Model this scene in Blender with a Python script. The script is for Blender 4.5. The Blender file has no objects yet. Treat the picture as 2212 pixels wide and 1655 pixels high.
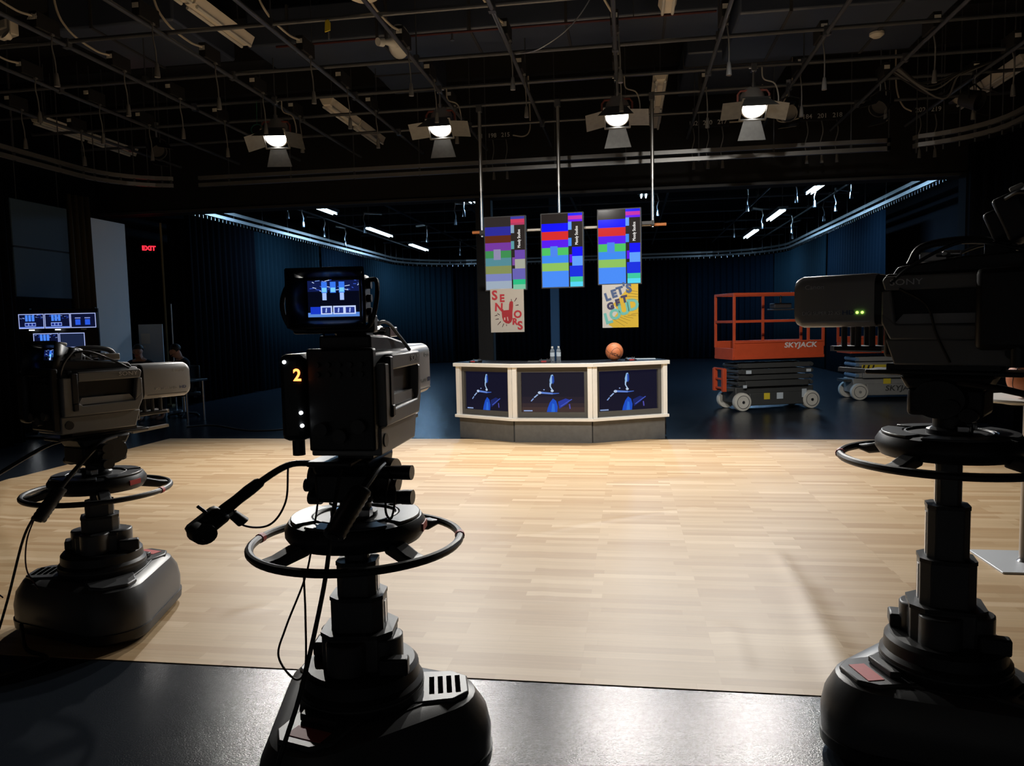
import bpy, math, random
from mathutils import Matrix, Vector
random.seed(7)
SC = bpy.context.scene
COL = SC.collection
PI = math.pi

# ---------------------------------------------------------------- camera
cd = bpy.data.cameras.new('camera'); cam = bpy.data.objects.new('camera', cd); COL.objects.link(cam)
cd.sensor_width = 36.0; cd.lens = 36.0 * 1640.0 / 2212.0; cd.clip_start = 0.05; cd.clip_end = 200
_f, _cx, _cy = 1640.0, 1106.0, 827.5
_y = Vector((1357 - _cx, -(695 - _cy), -_f)).normalized()
_b = Vector((357 - _cx, -(695 + 21.5 - _cy), -_f))
_z = _y.cross(_b).normalized()
if _z.y < 0: _z = -_z
_x = _y.cross(_z)
cam.matrix_world = Matrix.Translation((0, 0, 1.6)) @ Matrix((_x, _y, _z)).to_4x4()
SC.camera = cam
# ---------------------------------------------------------------- world, exposure
W = bpy.data.worlds.new('studio_dark'); SC.world = W; W.use_nodes = True
W.node_tree.nodes['Background'].inputs[0].default_value = (0.5, 0.62, 0.8, 1)
W.node_tree.nodes['Background'].inputs[1].default_value = 0.004
vs = SC.view_settings
vs.view_transform = 'Standard'; vs.look = 'None'; vs.gamma = 1; vs.exposure = 0.0; vs.use_curve_mapping = False
FRESNEL_POWER = 900.0
KEY_POWER = 900.0
STRIP_POWER = 95.0

# ---------------------------------------------------------------- helpers
def lin(h):
    h = h.lstrip('#'); c = [int(h[i:i+2], 16) / 255 for i in (0, 2, 4)]
    return tuple(v / 12.92 if v <= .04045 else ((v + .055) / 1.055) ** 2.4 for v in c) + (1.0,)

def mat(name, color, rough=.5, metal=0, bump=0, bscale=40, var=0, emit=None, estr=1, spec=.5, coat=0, alpha=1, trans=0):
    m = bpy.data.materials.new(name); m.use_nodes = True
    nt = m.node_tree; b = nt.nodes['Principled BSDF']
    c = lin(color) if isinstance(color, str) else tuple(color) + (1,)
    b.inputs['Base Color'].default_value = c
    b.inputs['Roughness'].default_value = rough; b.inputs['Metallic'].default_value = metal
    b.inputs['Specular IOR Level'].default_value = spec; b.inputs['Coat Weight'].default_value = coat
    if trans: b.inputs['Transmission Weight'].default_value = trans
    tc = nt.nodes.new('ShaderNodeTexCoord')
    if var or bump:
        n = nt.nodes.new('ShaderNodeTexNoise'); n.inputs['Scale'].default_value = bscale; n.inputs['Detail'].default_value = 5
        nt.links.new(tc.outputs['Object'], n.inputs['Vector'])
        if var:
            mx = nt.nodes.new('ShaderNodeMix'); mx.data_type = 'RGBA'
            mx.inputs[6].default_value = tuple(max(0, v * (1 - var)) for v in c[:3]) + (1,)
            mx.inputs[7].default_value = tuple(min(1, v * (1 + var)) for v in c[:3]) + (1,)
            nt.links.new(n.outputs[0], mx.inputs[0]); nt.links.new(mx.outputs[2], b.inputs['Base Color'])
        if bump:
            bp = nt.nodes.new('ShaderNodeBump'); bp.inputs['Strength'].default_value = bump; bp.inputs['Distance'].default_value = .01
            nt.links.new(n.outputs[0], bp.inputs['Height']); nt.links.new(bp.outputs[0], b.inputs['Normal'])
    if emit is not None:
        b.inputs['Emission Color'].default_value = lin(emit) if isinstance(emit, str) else tuple(emit) + (1,)
        b.inputs['Emission Strength'].default_value = estr
    return m

def attr_mat(name, emissive, strength=1.0, rough=.6):
    m = bpy.data.materials.new(name); m.use_nodes = True; nt = m.node_tree; b = nt.nodes['Principled BSDF']
    a = nt.nodes.new('ShaderNodeAttribute'); a.attribute_name = 'Col'
    if emissive:
        b.inputs['Base Color'].default_value = (.004, .004, .005, 1); b.inputs['Roughness'].default_value = .12; b.inputs['Specular IOR Level'].default_value = .08
        nt.links.new(a.outputs['Color'], b.inputs['Emission Color']); b.inputs['Emission Strength'].default_value = strength
    else:
        nt.links.new(a.outputs['Color'], b.inputs['Base Color']); b.inputs['Roughness'].default_value = rough
    return m

class MB:
    """collects shapes, build() links them as one mesh object"""
    def __init__(s, T=None): s.v = []; s.f = []; s.T = T or Matrix()
    def add(s, vs_, fs):
        o = len(s.v); s.v += [tuple(s.T @ Vector(p)) for p in vs_]; s.f += [tuple(i + o for i in f) for f in fs]; return s
    def box(s, c, d, R=None):
        x, y, z = (k / 2 for k in d); P = [(-x,-y,-z),(x,-y,-z),(x,y,-z),(-x,y,-z),(-x,-y,z),(x,-y,z),(x,y,z),(-x,y,z)]
        if R is not None: P = [tuple(R @ Vector(p)) for p in P]
        return s.add([(p[0]+c[0], p[1]+c[1], p[2]+c[2]) for p in P], [(0,3,2,1),(4,5,6,7),(0,1,5,4),(1,2,6,5),(2,3,7,6),(3,0,4,7)])
    def bar(s, p0, p1, w, h, up=(0,0,1)):
        p0, p1 = Vector(p0), Vector(p1); d = (p1 - p0).normalized(); r = d.cross(Vector(up))
        if r.length < 1e-4: r = d.cross(Vector((0,1,0)))
        r.normalize(); u = r.cross(d); P = []
        for p in (p0, p1):
            for a, b in ((-1,-1),(1,-1),(1,1),(-1,1)): P.append(tuple(p + r*a*w/2 + u*b*h/2))
        return s.add(P, [(0,3,2,1),(4,5,6,7),(0,1,5,4),(1,2,6,5),(2,3,7,6),(3,0,4,7)])
    def cyl(s, p0, p1, r0, r1=None, n=16, cap=True):
        r1 = r0 if r1 is None else r1
        p0, p1 = Vector(p0), Vector(p1); d = (p1 - p0).normalized()
        a = d.orthogonal().normalized(); b = d.cross(a); P = []
        for p, r in ((p0, r0), (p1, r1)):
            P += [tuple(p + (a*math.cos(2*PI*i/n) + b*math.sin(2*PI*i/n)) * r) for i in range(n)]
        F = [(i, (i+1) % n, n+(i+1) % n, n+i) for i in range(n)]
        if cap: F += [tuple(range(n-1, -1, -1)), tuple(range(n, 2*n))]
        return s.add(P, F)
    def tube(s, pts, r, n=8, closed=False):
        pts = [Vector(p) for p in pts]; N = len(pts); P = []; prev = None
        for i, p in enumerate(pts):
            if closed: d = pts[(i+1) % N] - pts[i-1]
            else: d = pts[min(i+1, N-1)] - pts[max(i-1, 0)]
            d.normalize()
            a = d.orthogonal().normalized() if prev is None else (prev - d * prev.dot(d)).normalized()
            prev = a; b = d.cross(a)
            rr = r[i] if isinstance(r, (list, tuple)) else r
            P += [tuple(p + (a*math.cos(2*PI*k/n) + b*math.sin(2*PI*k/n)) * rr) for k in range(n)]
        F = []
        for i in range(N if closed else N-1):
            j = (i+1) % N
            for k in range(n): F.append((i*n+k, i*n+(k+1) % n, j*n+(k+1) % n, j*n+k))
        if not closed: F += [tuple(range(n-1, -1, -1)), tuple(range((N-1)*n, N*n))]
        return s.add(P, F)
    def lathe(s, prof, n=32, c=(0,0,0)):
        P = []; F = []; m = len(prof)
        for i in range(n):
            a = 2*PI*i/n
            P += [(c[0]+r*math.cos(a), c[1]+r*math.sin(a), c[2]+z) for r, z in prof]
        for i in range(n):
            j = (i+1) % n
            for k in range(m-1): F.append((i*m+k, j*m+k, j*m+k+1, i*m+k+1))
        if prof[0][0] > 1e-6: F.append(tuple(i*m for i in range(n-1, -1, -1)))
        if prof[-1][0] > 1e-6: F.append(tuple(i*m+m-1 for i in range(n)))
        return s.add(P, F)
    def loops(s, rings):
        n = len(rings[0]); P = [p for r in rings for p in r]; F = []
        for i in range(len(rings)-1):
            for k in range(n): F.append((i*n+k, i*n+(k+1) % n, (i+1)*n+(k+1) % n, (i+1)*n+k))
        F += [tuple(range(n-1, -1, -1)), tuple(range((len(rings)-1)*n, len(rings)*n))]
        return s.add(P, F)
    def prism(s, poly, a0, a1, axis='z'):
        def q(u, v, a): return {'z': (u, v, a), 'y': (u, a, v), 'x': (a, u, v)}[axis]
        n = len(poly)
        return s.add([q(u, v, a0) for u, v in poly] + [q(u, v, a1) for u, v in poly],
                     [tuple(range(n-1, -1, -1)), tuple(range(n, 2*n))] + [(i, (i+1) % n, n+(i+1) % n, n+i) for i in range(n)])
    def sphere(s, c, r, n=16, m=10, sc=(1,1,1)):
        prof = [(max(0, r*math.sin(PI*k/m)), -r*math.cos(PI*k/m)) for k in range(m+1)]
        P = []; F = []; M_ = m+1
        for i in range(n):
            a = 2*PI*i/n
            P += [(c[0]+p*math.cos(a)*sc[0], c[1]+p*math.sin(a)*sc[1], c[2]+z*sc[2]) for p, z in prof]
        for i in range(n):
            j = (i+1) % n
            for k in range(m): F.append((i*M_+k, j*M_+k, j*M_+k+1, i*M_+k+1))
        return s.add(P, F)
    def build(s, name, m, parent=None, bevel=0, smooth=35, loc=None, sol=0):
        me = bpy.data.meshes.new(name); me.from_pydata(s.v, [], s.f); me.validate(); me.update()
        import bmesh
        bm = bmesh.new(); bm.from_mesh(me); bmesh.ops.remove_doubles(bm, verts=bm.verts, dist=1e-6)
        bmesh.ops.recalc_face_normals(bm, faces=bm.faces); bm.to_mesh(me); bm.free()
        if smooth:
            me.polygons.foreach_set('use_smooth', [True]*len(me.polygons)); me.set_sharp_from_angle(angle=math.radians(smooth))
        me.materials.append(m)
        o = bpy.data.objects.new(name, me); COL.objects.link(o)
        if parent: o.parent = parent
        if loc: o.location = loc
        if sol:
            k = o.modifiers.new('solid', 'SOLIDIFY'); k.thickness = sol; k.offset = 0
        if bevel:
            k = o.modifiers.new('bevel', 'BEVEL'); k.width = bevel; k.segments = 2; k.limit_method = 'ANGLE'; k.angle_limit = math.radians(40)
        return o

def tag(o, label=None, cat=None, group=None, kind=None):
    for k, v in (('label', label), ('category', cat), ('group', group), ('kind', kind)):
        if v: o[k] = v
    return o
def thing(name, loc, label, cat, rz=0, group=None):
    o = bpy.data.objects.new(name, None); COL.objects.link(o); o.empty_display_size = .1
    o.location = loc; o.rotation_euler = (0, 0, rz); return tag(o, label, cat, group)
def struct(name, mb, m, **k): return tag(mb.build(name, m, **k), kind='structure')
def copy_tree(o, parent=None):
    c = o.copy(); COL.objects.link(c); c.parent = parent
    for ch in list(o.children): copy_tree(ch, c)
    return c
def frame(origin, right, up):
    r, u = Vector(right).normalized(), Vector(up).normalized(); n = r.cross(u)
    return Matrix(((r.x, u.x, n.x, origin[0]), (r.y, u.y, n.y, origin[1]), (r.z, u.z, n.z, origin[2]), (0, 0, 0, 1)))
def text(name, s, size, m, parent, M, ext=.0008, ax='CENTER', shear=0, bold=0, sx=1.0):
    c = bpy.data.curves.new(name, 'FONT'); c.body = s; c.size = size; c.extrude = ext; c.align_x = ax; c.align_y = 'CENTER'
    c.resolution_u = 3; c.shear = shear; c.offset = bold
    t = bpy.data.objects.new(name + '_src', c)
    me = bpy.data.meshes.new_from_object(t); bpy.data.objects.remove(t); bpy.data.curves.remove(c)
    me.name = name; me.transform(M @ Matrix.Scale(sx, 4, (1, 0, 0))); me.materials.clear(); me.materials.append(m)
    o = bpy.data.objects.new(name, me); COL.objects.link(o); o.parent = parent; return o
def painted(name, polys, m, parent, M, w, h, eps=.0005, back=.004):
    """flat print or screen picture: coloured pieces in 0..1 coordinates (v down from the top) on a thin sheet"""
    V = []; F = []; Cc = []
    for li, (pts, colr) in enumerate(polys):
        o = len(V); z = eps * li if li < 12 else eps * 12 + (li - 12) * eps * .08
        V += [tuple(M @ Vector(((u - .5) * w, (.5 - v) * h, z))) for u, v in pts]
        F.append(tuple(range(o, len(V)))); Cc.append(lin(colr))
    o = len(V); V += [tuple(M @ Vector(p)) for p in ((-w/2,-h/2,-back),(w/2,-h/2,-back),(w/2,h/2,-back),(-w/2,h/2,-back))]
    F.append((o+3, o+2, o+1, o)); Cc.append((.02,.02,.02,1))
    for a, b, c_, d_ in ((0,1,o+1,o),(1,2,o+2,o+1),(2,3,o+3,o+2),(3,0,o,o+3)):
        # side walls tie the picture's first sheet to its back
        F.append((a, b, c_, d_)); Cc.append((.02,.02,.02,1))
    me = bpy.data.meshes.new(name); me.from_pydata(V, [], F); me.update()
    at = me.color_attributes.new('Col', 'FLOAT_COLOR', 'CORNER'); i = 0
    for p, c in zip(me.polygons, Cc):
        for _ in p.loop_indices: at.data[i].color = c; i += 1
    me.materials.append(m); ob = bpy.data.objects.new(name, me); COL.objects.link(ob); ob.parent = parent; return ob
def rect(u0, v0, u1, v1): return [(u0, v1), (u1, v1), (u1, v0), (u0, v0)]
def ell(u, v, ru, rv, n=14): return [(u + ru*math.cos(2*PI*i/n), v + rv*math.sin(2*PI*i/n)) for i in range(n)]
def stroke(u0, v0, u1, v1, w0, w1=None):
    w1 = w0 if w1 is None else w1; d = math.hypot(u1-u0, v1-v0); nx, ny = -(v1-v0)/d, (u1-u0)/d
    return [(u0+nx*w0, v0+ny*w0), (u1+nx*w1, v1+ny*w1), (u1-nx*w1, v1-ny*w1), (u0-nx*w0, v0-ny*w0)]
def rrect(w, h, r, n=5):
    P = []
    for cx, cy, a0 in ((w/2-r, h/2-r, 0), (-w/2+r, h/2-r, PI/2), (-w/2+r, -h/2+r, PI), (w/2-r, -h/2+r, 1.5*PI)):
        P += [(cx + r*math.cos(a0+PI/2*i/n), cy + r*math.sin(a0+PI/2*i/n)) for i in range(n+1)]
    return P
def catmull(pts, k=8):
    pts = [Vector(p) for p in pts]; P = [pts[0]*2-pts[1]] + pts + [pts[-1]*2-pts[-2]]; out = []
    for i in range(1, len(P)-2):
        a, b, c, d = P[i-1:i+3]
        for j in range(k):
            t = j/k; out.append(.5*((2*b)+(c-a)*t+(2*a-5*b+4*c-d)*t*t+(3*b-a-3*c+d)*t**3))
    return out + [pts[-1]]

# ---------------------------------------------------------------- materials
M = {}
M['black'] = mat('black_plastic', (.010,.010,.011), .45, bump=.05, bscale=300)
M['black_matte'] = mat('black_paint', (.008,.008,.009), .75, var=.2, bscale=8)
M['charcoal'] = mat('charcoal_plastic', (.022,.022,.024), .42, bump=.05, bscale=250)
M['dgrey'] = mat('dark_grey_paint', (.05,.05,.052), .5, var=.08, bscale=12)
M['shell'] = mat('camera_shell_grey', (.25,.245,.24), .42, var=.05, bscale=60)
M['lens_grey'] = mat('lens_housing_grey', (.40,.40,.405), .36, bump=.03, bscale=400)
M['rubber'] = mat('black_rubber', (.012,.012,.012), .6)
M['base'] = mat('pedestal_grey', (.062,.063,.066), .38, bump=.04, bscale=250)
M['steel'] = mat('brushed_steel', (.55,.55,.56), .3, 1, bump=.04, bscale=90)
M['satin'] = mat('satin_steel_plate', (.55,.57,.60), .5, .5)
M['chrome'] = mat('bright_metal', (.75,.75,.76), .16, 1)
M['alu'] = mat('curtain_track_aluminium', (.50,.49,.47), .32, .85, var=.15, bscale=3)
M['pipe'] = mat('black_grid_pipe', (.088,.094,.108), .32, .3, var=.3, bscale=5)
M['cream'] = mat('cream_paint', (.86,.80,.70), .5, var=.06, bscale=4)
M['white'] = mat('white_paint', (.75,.74,.70), .5, var=.04, bscale=10)
M['offwhite_desk'] = mat('desk_frame_laminate', (.82,.80,.75), .45, var=.04, bscale=18)
M['plinth'] = mat('scuffed_grey_plinth', (.11,.11,.108), .55, var=.28, bscale=14)
M['tv'] = mat('tv_surround_grey', (.075,.073,.068), .45, var=.05, bscale=9)
M['desk_top'] = mat('desk_top_black', (.03,.033,.04), .22)
M['orange'] = mat('orange_lift_paint', (.62,.085,.028), .45, var=.12, bscale=9)
M['lift_grey'] = mat('lift_chassis_dark_grey', (.05,.052,.052), .5, var=.15, bscale=7)
M['lift_pale'] = mat('lift_chassis_pale_grey', (.27,.27,.26), .5, var=.15, bscale=6)
M['lift_blue'] = mat('lift_scissor_blue_grey', (.16,.25,.36), .45)
M['tyre'] = mat('white_nonmarking_tyre', (.62,.60,.54), .7, var=.1, bscale=15)
M['yellow'] = mat('yellow_sticker', (.75,.58,.04), .5)
M['red'] = mat('red_label', (.55,.05,.05), .5)
M['pink_label'] = mat('red_warning_label', (.62,.12,.12), .5, var=.1, bscale=60)
M['yoke'] = mat('red_brown_yoke', (.38,.10,.07), .45)
M['fres_body'] = mat('lamp_housing_silver', (.62,.58,.52), .35, .4)
M['barn'] = mat('barn_door_black_metal', (.16,.16,.155), .4, .6, var=.25, bscale=18)
M['lens_lit'] = mat('lit_fresnel_lens', (.9,.9,.9), .3, emit=(1,.97,.92), estr=14)
M['tube_lit'] = mat('lit_cold_tube', (.9,.9,.9), .4, emit=(.55,.82,1), estr=9)
M['curtain_teal'] = mat('dark_teal_curtain', (.008,.020,.028), .9, bump=.1, bscale=120, spec=.04)
M['curtain_black'] = mat('black_velour_curtain', (.005,.006,.009), .95, bump=.1, bscale=120, spec=.03)
M['curtain_blue'] = mat('navy_curtain', (.005,.0125,.022), .9, bump=.1, bscale=120, spec=.04)
M['wall'] = mat('black_studio_wall', (.010,.011,.014), .9, var=.3, bscale=2, spec=.08)
M['ceil'] = mat('black_deck_ceiling', (.018,.019,.023), .8, var=.3, bscale=1.5)
M['duct'] = mat('dark_painted_duct', (.070,.088,.135), .38, .2, var=.15, bscale=2)
M['panel_grey'] = mat('pale_grey_flat', (.72,.74,.76), .7, var=.04, bscale=1)
M['panel_blue'] = mat('dark_blue_acoustic_panel', (.06,.105,.16), .9, bump=.1, bscale=80)
M['tv_wall'] = mat('grey_rear_wall', (.45,.45,.46), .8, var=.05, bscale=1)
M['slot_shade'] = mat('slot_shade_black', (.001,.001,.001), 1, spec=0)  # shade inside the vent and grip slots, painted as flat black
M['skin'] = mat('skin', (.50,.28,.20), .55)
M['hair'] = mat('dark_hair', (.02,.015,.012), .6)
M['cloth'] = mat('dark_clothing', (.012,.013,.018), .9)
M['bball'] = None
M['wire'] = mat('maroon_wire', (.05,.015,.03), .5)
M['cable'] = mat('black_cable', (.012,.012,.012), .5)
M['cablegrey'] = mat('grey_cable', (.12,.12,.12), .5)
M['conduit'] = mat('cream_conduit', (.55,.50,.42), .45)
M['pig'] = mat('grey_pigtail_cable', (.16,.16,.16), .45)
M['ink'] = mat('white_lettering', (.75,.75,.75), .5)
M['inkdim'] = mat('grey_lettering', (.95,.95,.95), .5)
M['inkblue'] = mat('blue_lettering', (.06,.12,.35), .5)
M['inkblack'] = mat('black_lettering', (.02,.02,.02), .5)
M['tally'] = mat('lit_tally_numeral', (.1,.02,.01), .5, emit=(1,.22,.05), estr=4)
M['led_white'] = mat('lit_white_indicator', (.1,.1,.1), .5, emit=(.9,.95,1), estr=2.5)
M['led_green'] = mat('lit_green_indicator', (.02,.1,.01), .5, emit=(.45,1,.12), estr=3)
M['exit'] = mat('lit_exit_letters', (.2,.01,.01), .5, emit=(1,.02,.04), estr=2.2)
M['screen'] = attr_mat('screen_picture', True, 1.0)
M['screen_dim'] = attr_mat('desk_screen_picture', True, .75)
M['print'] = attr_mat('printed_board', False)
M['bottle'] = mat('clear_bottle_plastic', (.85,.92,.97), .08, trans=.85, spec=.6)
M['paper'] = mat('white_paper', (.55,.62,.68), .7)

def wood_material():
    m = bpy.data.materials.new('printed_maple_strip_vinyl'); m.use_nodes = True; nt = m.node_tree; N = nt.nodes; L = nt.links
    b = N['Principled BSDF']; tc = N.new('ShaderNodeTexCoord')
    br = N.new('ShaderNodeTexBrick'); br.offset = .37; br.offset_frequency = 1; br.squash_frequency = 3; br.squash = .72
    br.inputs['Color1'].default_value = (0,0,0,1); br.inputs['Color2'].default_value = (1,1,1,1); br.inputs['Mortar'].default_value = (.3,.3,.3,1)
    br.inputs['Scale'].default_value = 1; br.inputs['Mortar Size'].default_value = .0012; br.inputs['Mortar Smooth'].default_value = .4
    br.inputs['Brick Width'].default_value = .62; br.inputs['Row Height'].default_value = .072; br.inputs['Bias'].default_value = -.1
    L.new(tc.outputs['Object'], br.inputs['Vector'])
    ramp = N.new('ShaderNodeValToRGB'); e = ramp.color_ramp.elements
    e[0].position = 0; e[0].color = (.425,.275,.14,1); e[1].position = 1; e[1].color = (.68,.52,.335,1)
    k = e.new(.45); k.color = (.50,.35,.195,1); k = e.new(.8); k.color = (.54,.385,.225,1)
    L.new(br.outputs['Color'], ramp.inputs[0])
    mp = N.new('ShaderNodeMapping'); mp.inputs['Scale'].default_value = (1.2, 26, 1); L.new(tc.outputs['Object'], mp.inputs[0])
    ns = N.new('ShaderNodeTexNoise'); ns.inputs['Scale'].default_value = 2.2; ns.inputs['Detail'].default_value = 6; L.new(mp.outputs[0], ns.inputs['Vector'])
    mx = N.new('ShaderNodeMix'); mx.data_type = 'RGBA'; mx.blend_type = 'OVERLAY'; mx.inputs[0].default_value = .18
    L.new(ramp.outputs[0], mx.inputs[6]); L.new(ns.outputs[0], mx.inputs[7]); L.new(mx.outputs[2], b.inputs['Base Color'])
    b.inputs['Roughness'].default_value = .46; b.inputs['Specular IOR Level'].default_value = .45
    n2 = N.new('ShaderNodeTexNoise'); n2.inputs['Scale'].default_value = 1.3; n2.inputs['Detail'].default_value = 3; L.new(tc.outputs['Object'], n2.inputs['Vector'])
    bp = N.new('ShaderNodeBump'); bp.inputs['Strength'].default_value = .25; bp.inputs['Distance'].default_value = .02
    L.new(n2.outputs[0], bp.inputs['Height']); L.new(bp.outputs[0], b.inputs['Normal'])
    return m
def black_floor_material():
    m = bpy.data.materials.new('glossy_black_floor_paint'); m.use_nodes = True; nt = m.node_tree; N = nt.nodes; L = nt.links
    b = N['Principled BSDF']; tc = N.new('ShaderNodeTexCoord')
    b.inputs['Base Color'].default_value = (.014,.018,.024,1); b.inputs['Specular IOR Level'].default_value = .33
    n = N.new('ShaderNodeTexNoise'); n.inputs['Scale'].default_value = 3; n.inputs['Detail'].default_value = 9; L.new(tc.outputs['Object'], n.inputs['Vector'])
    mr = N.new('ShaderNodeMapRange'); mr.inputs[3].default_value = .20; mr.inputs[4].default_value = .25; L.new(n.outputs[0], mr.inputs[0]); L.new(mr.outputs[0], b.inputs['Roughness'])
    n3 = N.new('ShaderNodeTexNoise'); n3.inputs['Scale'].default_value = 150; n3.inputs['Detail'].default_value = 4; L.new(tc.outputs['Object'], n3.inputs['Vector'])
    bp = N.new('ShaderNodeBump'); bp.inputs['Strength'].default_value = .45; bp.inputs['Distance'].default_value = .002
    L.new(n3.outputs[0], bp.inputs['Height']); L.new(bp.outputs[0], b.inputs['Normal'])
    return m
M['wood'] = wood_material(); M['floor'] = black_floor_material()
def ball_material():
    m = mat('pebbled_basketball_leather', (.62,.19,.07), .5, bump=.3, bscale=180, var=.1); return m
M['bball'] = ball_material()

# ================================================================ THE SETTING
XL, XR, YF, YB, ZC = -10.9, 7.0, -4.0, 34.0, 6.3
struct('floor', MB().box(((XL+XR)/2, (YF+YB)/2, -.1), (XR-XL, YB-YF, .2)), M['floor'])
struct('wall_left', MB().box((XL-.1, (YF+YB)/2, ZC/2), (.2, YB-YF, ZC)), M['wall'])
struct('wall_right', MB().box((XR+.1, (YF+YB)/2, ZC/2), (.2, YB-YF, ZC)), M['wall'])
struct('wall_back', MB().box(((XL+XR)/2, YB+.1, ZC/2), (XR-XL+.4, .2, ZC)), M['wall'])
struct('wall_front', MB().box(((XL+XR)/2, YF-.1, ZC/2), (XR-XL+.4, .2, ZC)), M['tv_wall'])
ceil = struct('ceiling', MB().box(((XL+XR)/2, (YF+YB)/2, ZC+.1), (XR-XL, YB-YF, .2)), M['ceil'])
for i in range(22):
    MB().box(((XL+XR)/2, -2.5 + i*1.62, ZC-.16), (XR-XL-.1, .16, .32)).build('joist', M['ceil'], ceil)
# the big header between the two studios, its lower lip and the steel columns
hd = struct('trim_1', MB().box((-2.0, 14.7, 5.15), (17.6, .4, 2.26)), M['black_matte'])
MB().box((-2.0, 14.48, 4.035), (17.6, .06, .05)).build('lip', M['dgrey'], hd)
c1 = struct('trim_2', MB().box((-2.74, 14.68, 2.01), (.30, .26, 4.02)), M['black_matte'], bevel=.01)
c2 = struct('trim_3', MB().box((-2.28, 24.0, 3.1), (.26, .26, 6.2)), M['panel_blue'], bevel=.01)
struct('wall_right_return', MB().box((6.35, 14.3, 2.0), (1.3, .3, 4.0)), M['wall'])

# wood-print vinyl: one sheet with its creases
def vinyl():
    import numpy as np
    x0, x1, y0, y1, s = -6.8, 5.2, 3.26, 10.37, .04
    nx, ny = int((x1-x0)/s), int((y1-y0)/s)
    X, Y = np.meshgrid(np.linspace(x0, x1, nx+1), np.linspace(y0, y1, ny+1))
    Z = np.full_like(X, .004)
    cr = [((-.93,5.39),(-.41,5.9),.005,.04),((-.41,5.9),(.55,6.54),.006,.04),((.99,5.28),(1.0,4.6),.007,.05),((1.0,4.6),(.97,3.9),.010,.07),
          ((.97,3.9),(.95,3.4),.012,.08),((.5,3.95),(.5,3.5),.006,.05),((-2.2,3.9),(-2.1,3.98),.005,.04),((-4.2,4.6),(-5.4,5.7),.008,.06),
          ((-5.4,5.7),(-7,7.6),.008,.06),((-2.9,5.1),(-2.1,5.9),.004,.05),((-.7,5.5),(-.5,4.3),.003,.06),((3.6,9.8),(3.4,4.0),.006,.06)]
    for (ax, ay), (bx, by), h, w in cr:
        dx, dy = bx-ax, by-ay; L2 = dx*dx+dy*dy
        t = np.clip(((X-ax)*dx+(Y-ay)*dy)/L2, 0, 1)
        d = np.hypot(X-ax-t*dx, Y-ay-t*dy); Z = np.maximum(Z, .004+h*np.exp(-(d/w)**2))
    V = np.stack([X, Y, Z], -1).reshape(-1, 3); a = (np.arange(ny)[:, None]*(nx+1)+np.arange(nx)[None]).reshape(-1)
    F = np.stack([a, a+1, a+nx+2, a+nx+1], -1)
    # rim: a skirt down to the floor all round
    top = list(range(nx+1)) + [k*(nx+1)+nx for k in range(1, ny+1)] + [ny*(nx+1)+k for k in range(nx-1, -1, -1)] + [k*(nx+1) for k in range(ny-1, 0, -1)]
    V2 = V[top].copy(); V2[:, 2] = .0005; o = len(V); n = len(top)
    F2 = [(top[i], o+i, o+(i+1) % n, top[(i+1) % n]) for i in range(n)]
    me = bpy.data.meshes.new('vinyl_floor_covering'); me.from_pydata(np.concatenate([V, V2]).tolist(), [], F.tolist()+F2); me.update()
    me.polygons.foreach_set('use_smooth', [True]*len(me.polygons)); me.set_sharp_from_angle(angle=math.radians(40))
    me.materials.append(M['wood']); ob = bpy.data.objects.new('vinyl_floor_covering', me); COL.objects.link(ob)
    return ob
tag(vinyl(), 'pale maple wood-print vinyl covering spread over the black studio floor', 'floor covering')

# ---------------------------------------------------------------- ducts above the grid
def duct(poly_or_box, label, seams=()):
    c, d = poly_or_box
    t = thing('air_duct', (c[0], c[1], c[2]-d[2]/2), label, 'duct')
    MB().box((0, 0, d[2]/2), d).build('duct_body', M['duct'], t, bevel=.03)
    ax = 0 if d[0] > d[1] else 1; L_ = d[ax]; k = -L_/2 + .6
    while k < L_/2:
        dd = [d[0]+.03, d[1]+.03, d[2]+.03]; dd[ax] = .035; cc = [0, 0, d[2]/2]; cc[ax] = k
        MB().box(cc, dd).build('flange', M['dgrey'], t); k += 1.25
    return t
duct(((-1.9, 10.5, 5.68), (6.4, 1.0, .5)), 'long dark blue-grey duct crossing above the middle lamps')
duct(((2.6, 10.6, 5.60), (2.5, 1.7, .7)), 'wide grey duct end above the rightmost lamp')
duct(((-6.3, 9.6, 5.66), (1.7, 1.5, .55)), 'short pale grey duct behind the left fluorescent strip')
duct(((-3.4, 11.9, 5.72), (.9, 1.6, .45)), 'dark duct running towards the header left of the middle')
duct(((1.7, 13.0, 5.74), (1.6, 2.2, .4)), 'dark duct box between header and wide duct')

# ---------------------------------------------------------------- lighting grid (front studio)
GZ = 4.8
PX = [-8.62, -7.40, -6.16, -4.94, -3.74, -2.53, -1.34, -.12, 1.06, 2.25, 3.46, 4.66]
PY = [2.9, 4.1, 5.3, 6.6, 7.9, 9.3, 10.45, 11.37, 12.5]
def grid_thing(name, label, px, py, y0, y1, x0, x1, gz, r=.024):
    t = thing(name, (0, 0, gz), label, 'lighting grid')
    for x in px: MB().cyl((x, y0, 0), (x, y1, 0), r, n=10).build('pipe', M['pipe'], t)
    for y in py: MB().cyl((x0, y, .05), (x1, y, .05), r, n=10).build('cross_pipe', M['pipe'], t)
    ref = None
    for i, x in enumerate(px):
        for j, y in enumerate(py):
            if (i + 2*j) % 3 == 0:
                o = MB().cyl((0, 0, .05), (0, 0, ZC-gz-.33), .009, n=6).box((0, 0, .06), (.06, .06, .09)).build('hanger', M['pipe'], t) if ref is None else ref.copy()
                if ref is not None: COL.objects.link(o)
                ref = ref or o; o.location = (x, y, 0)
            elif (i + j) % 2 == 0:
                MB().box((x, y, .025), (.075, .075, .10)).build('clamp', M['steel' if (i*j) % 5 == 2 else 'pipe'], t)
    return t
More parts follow.
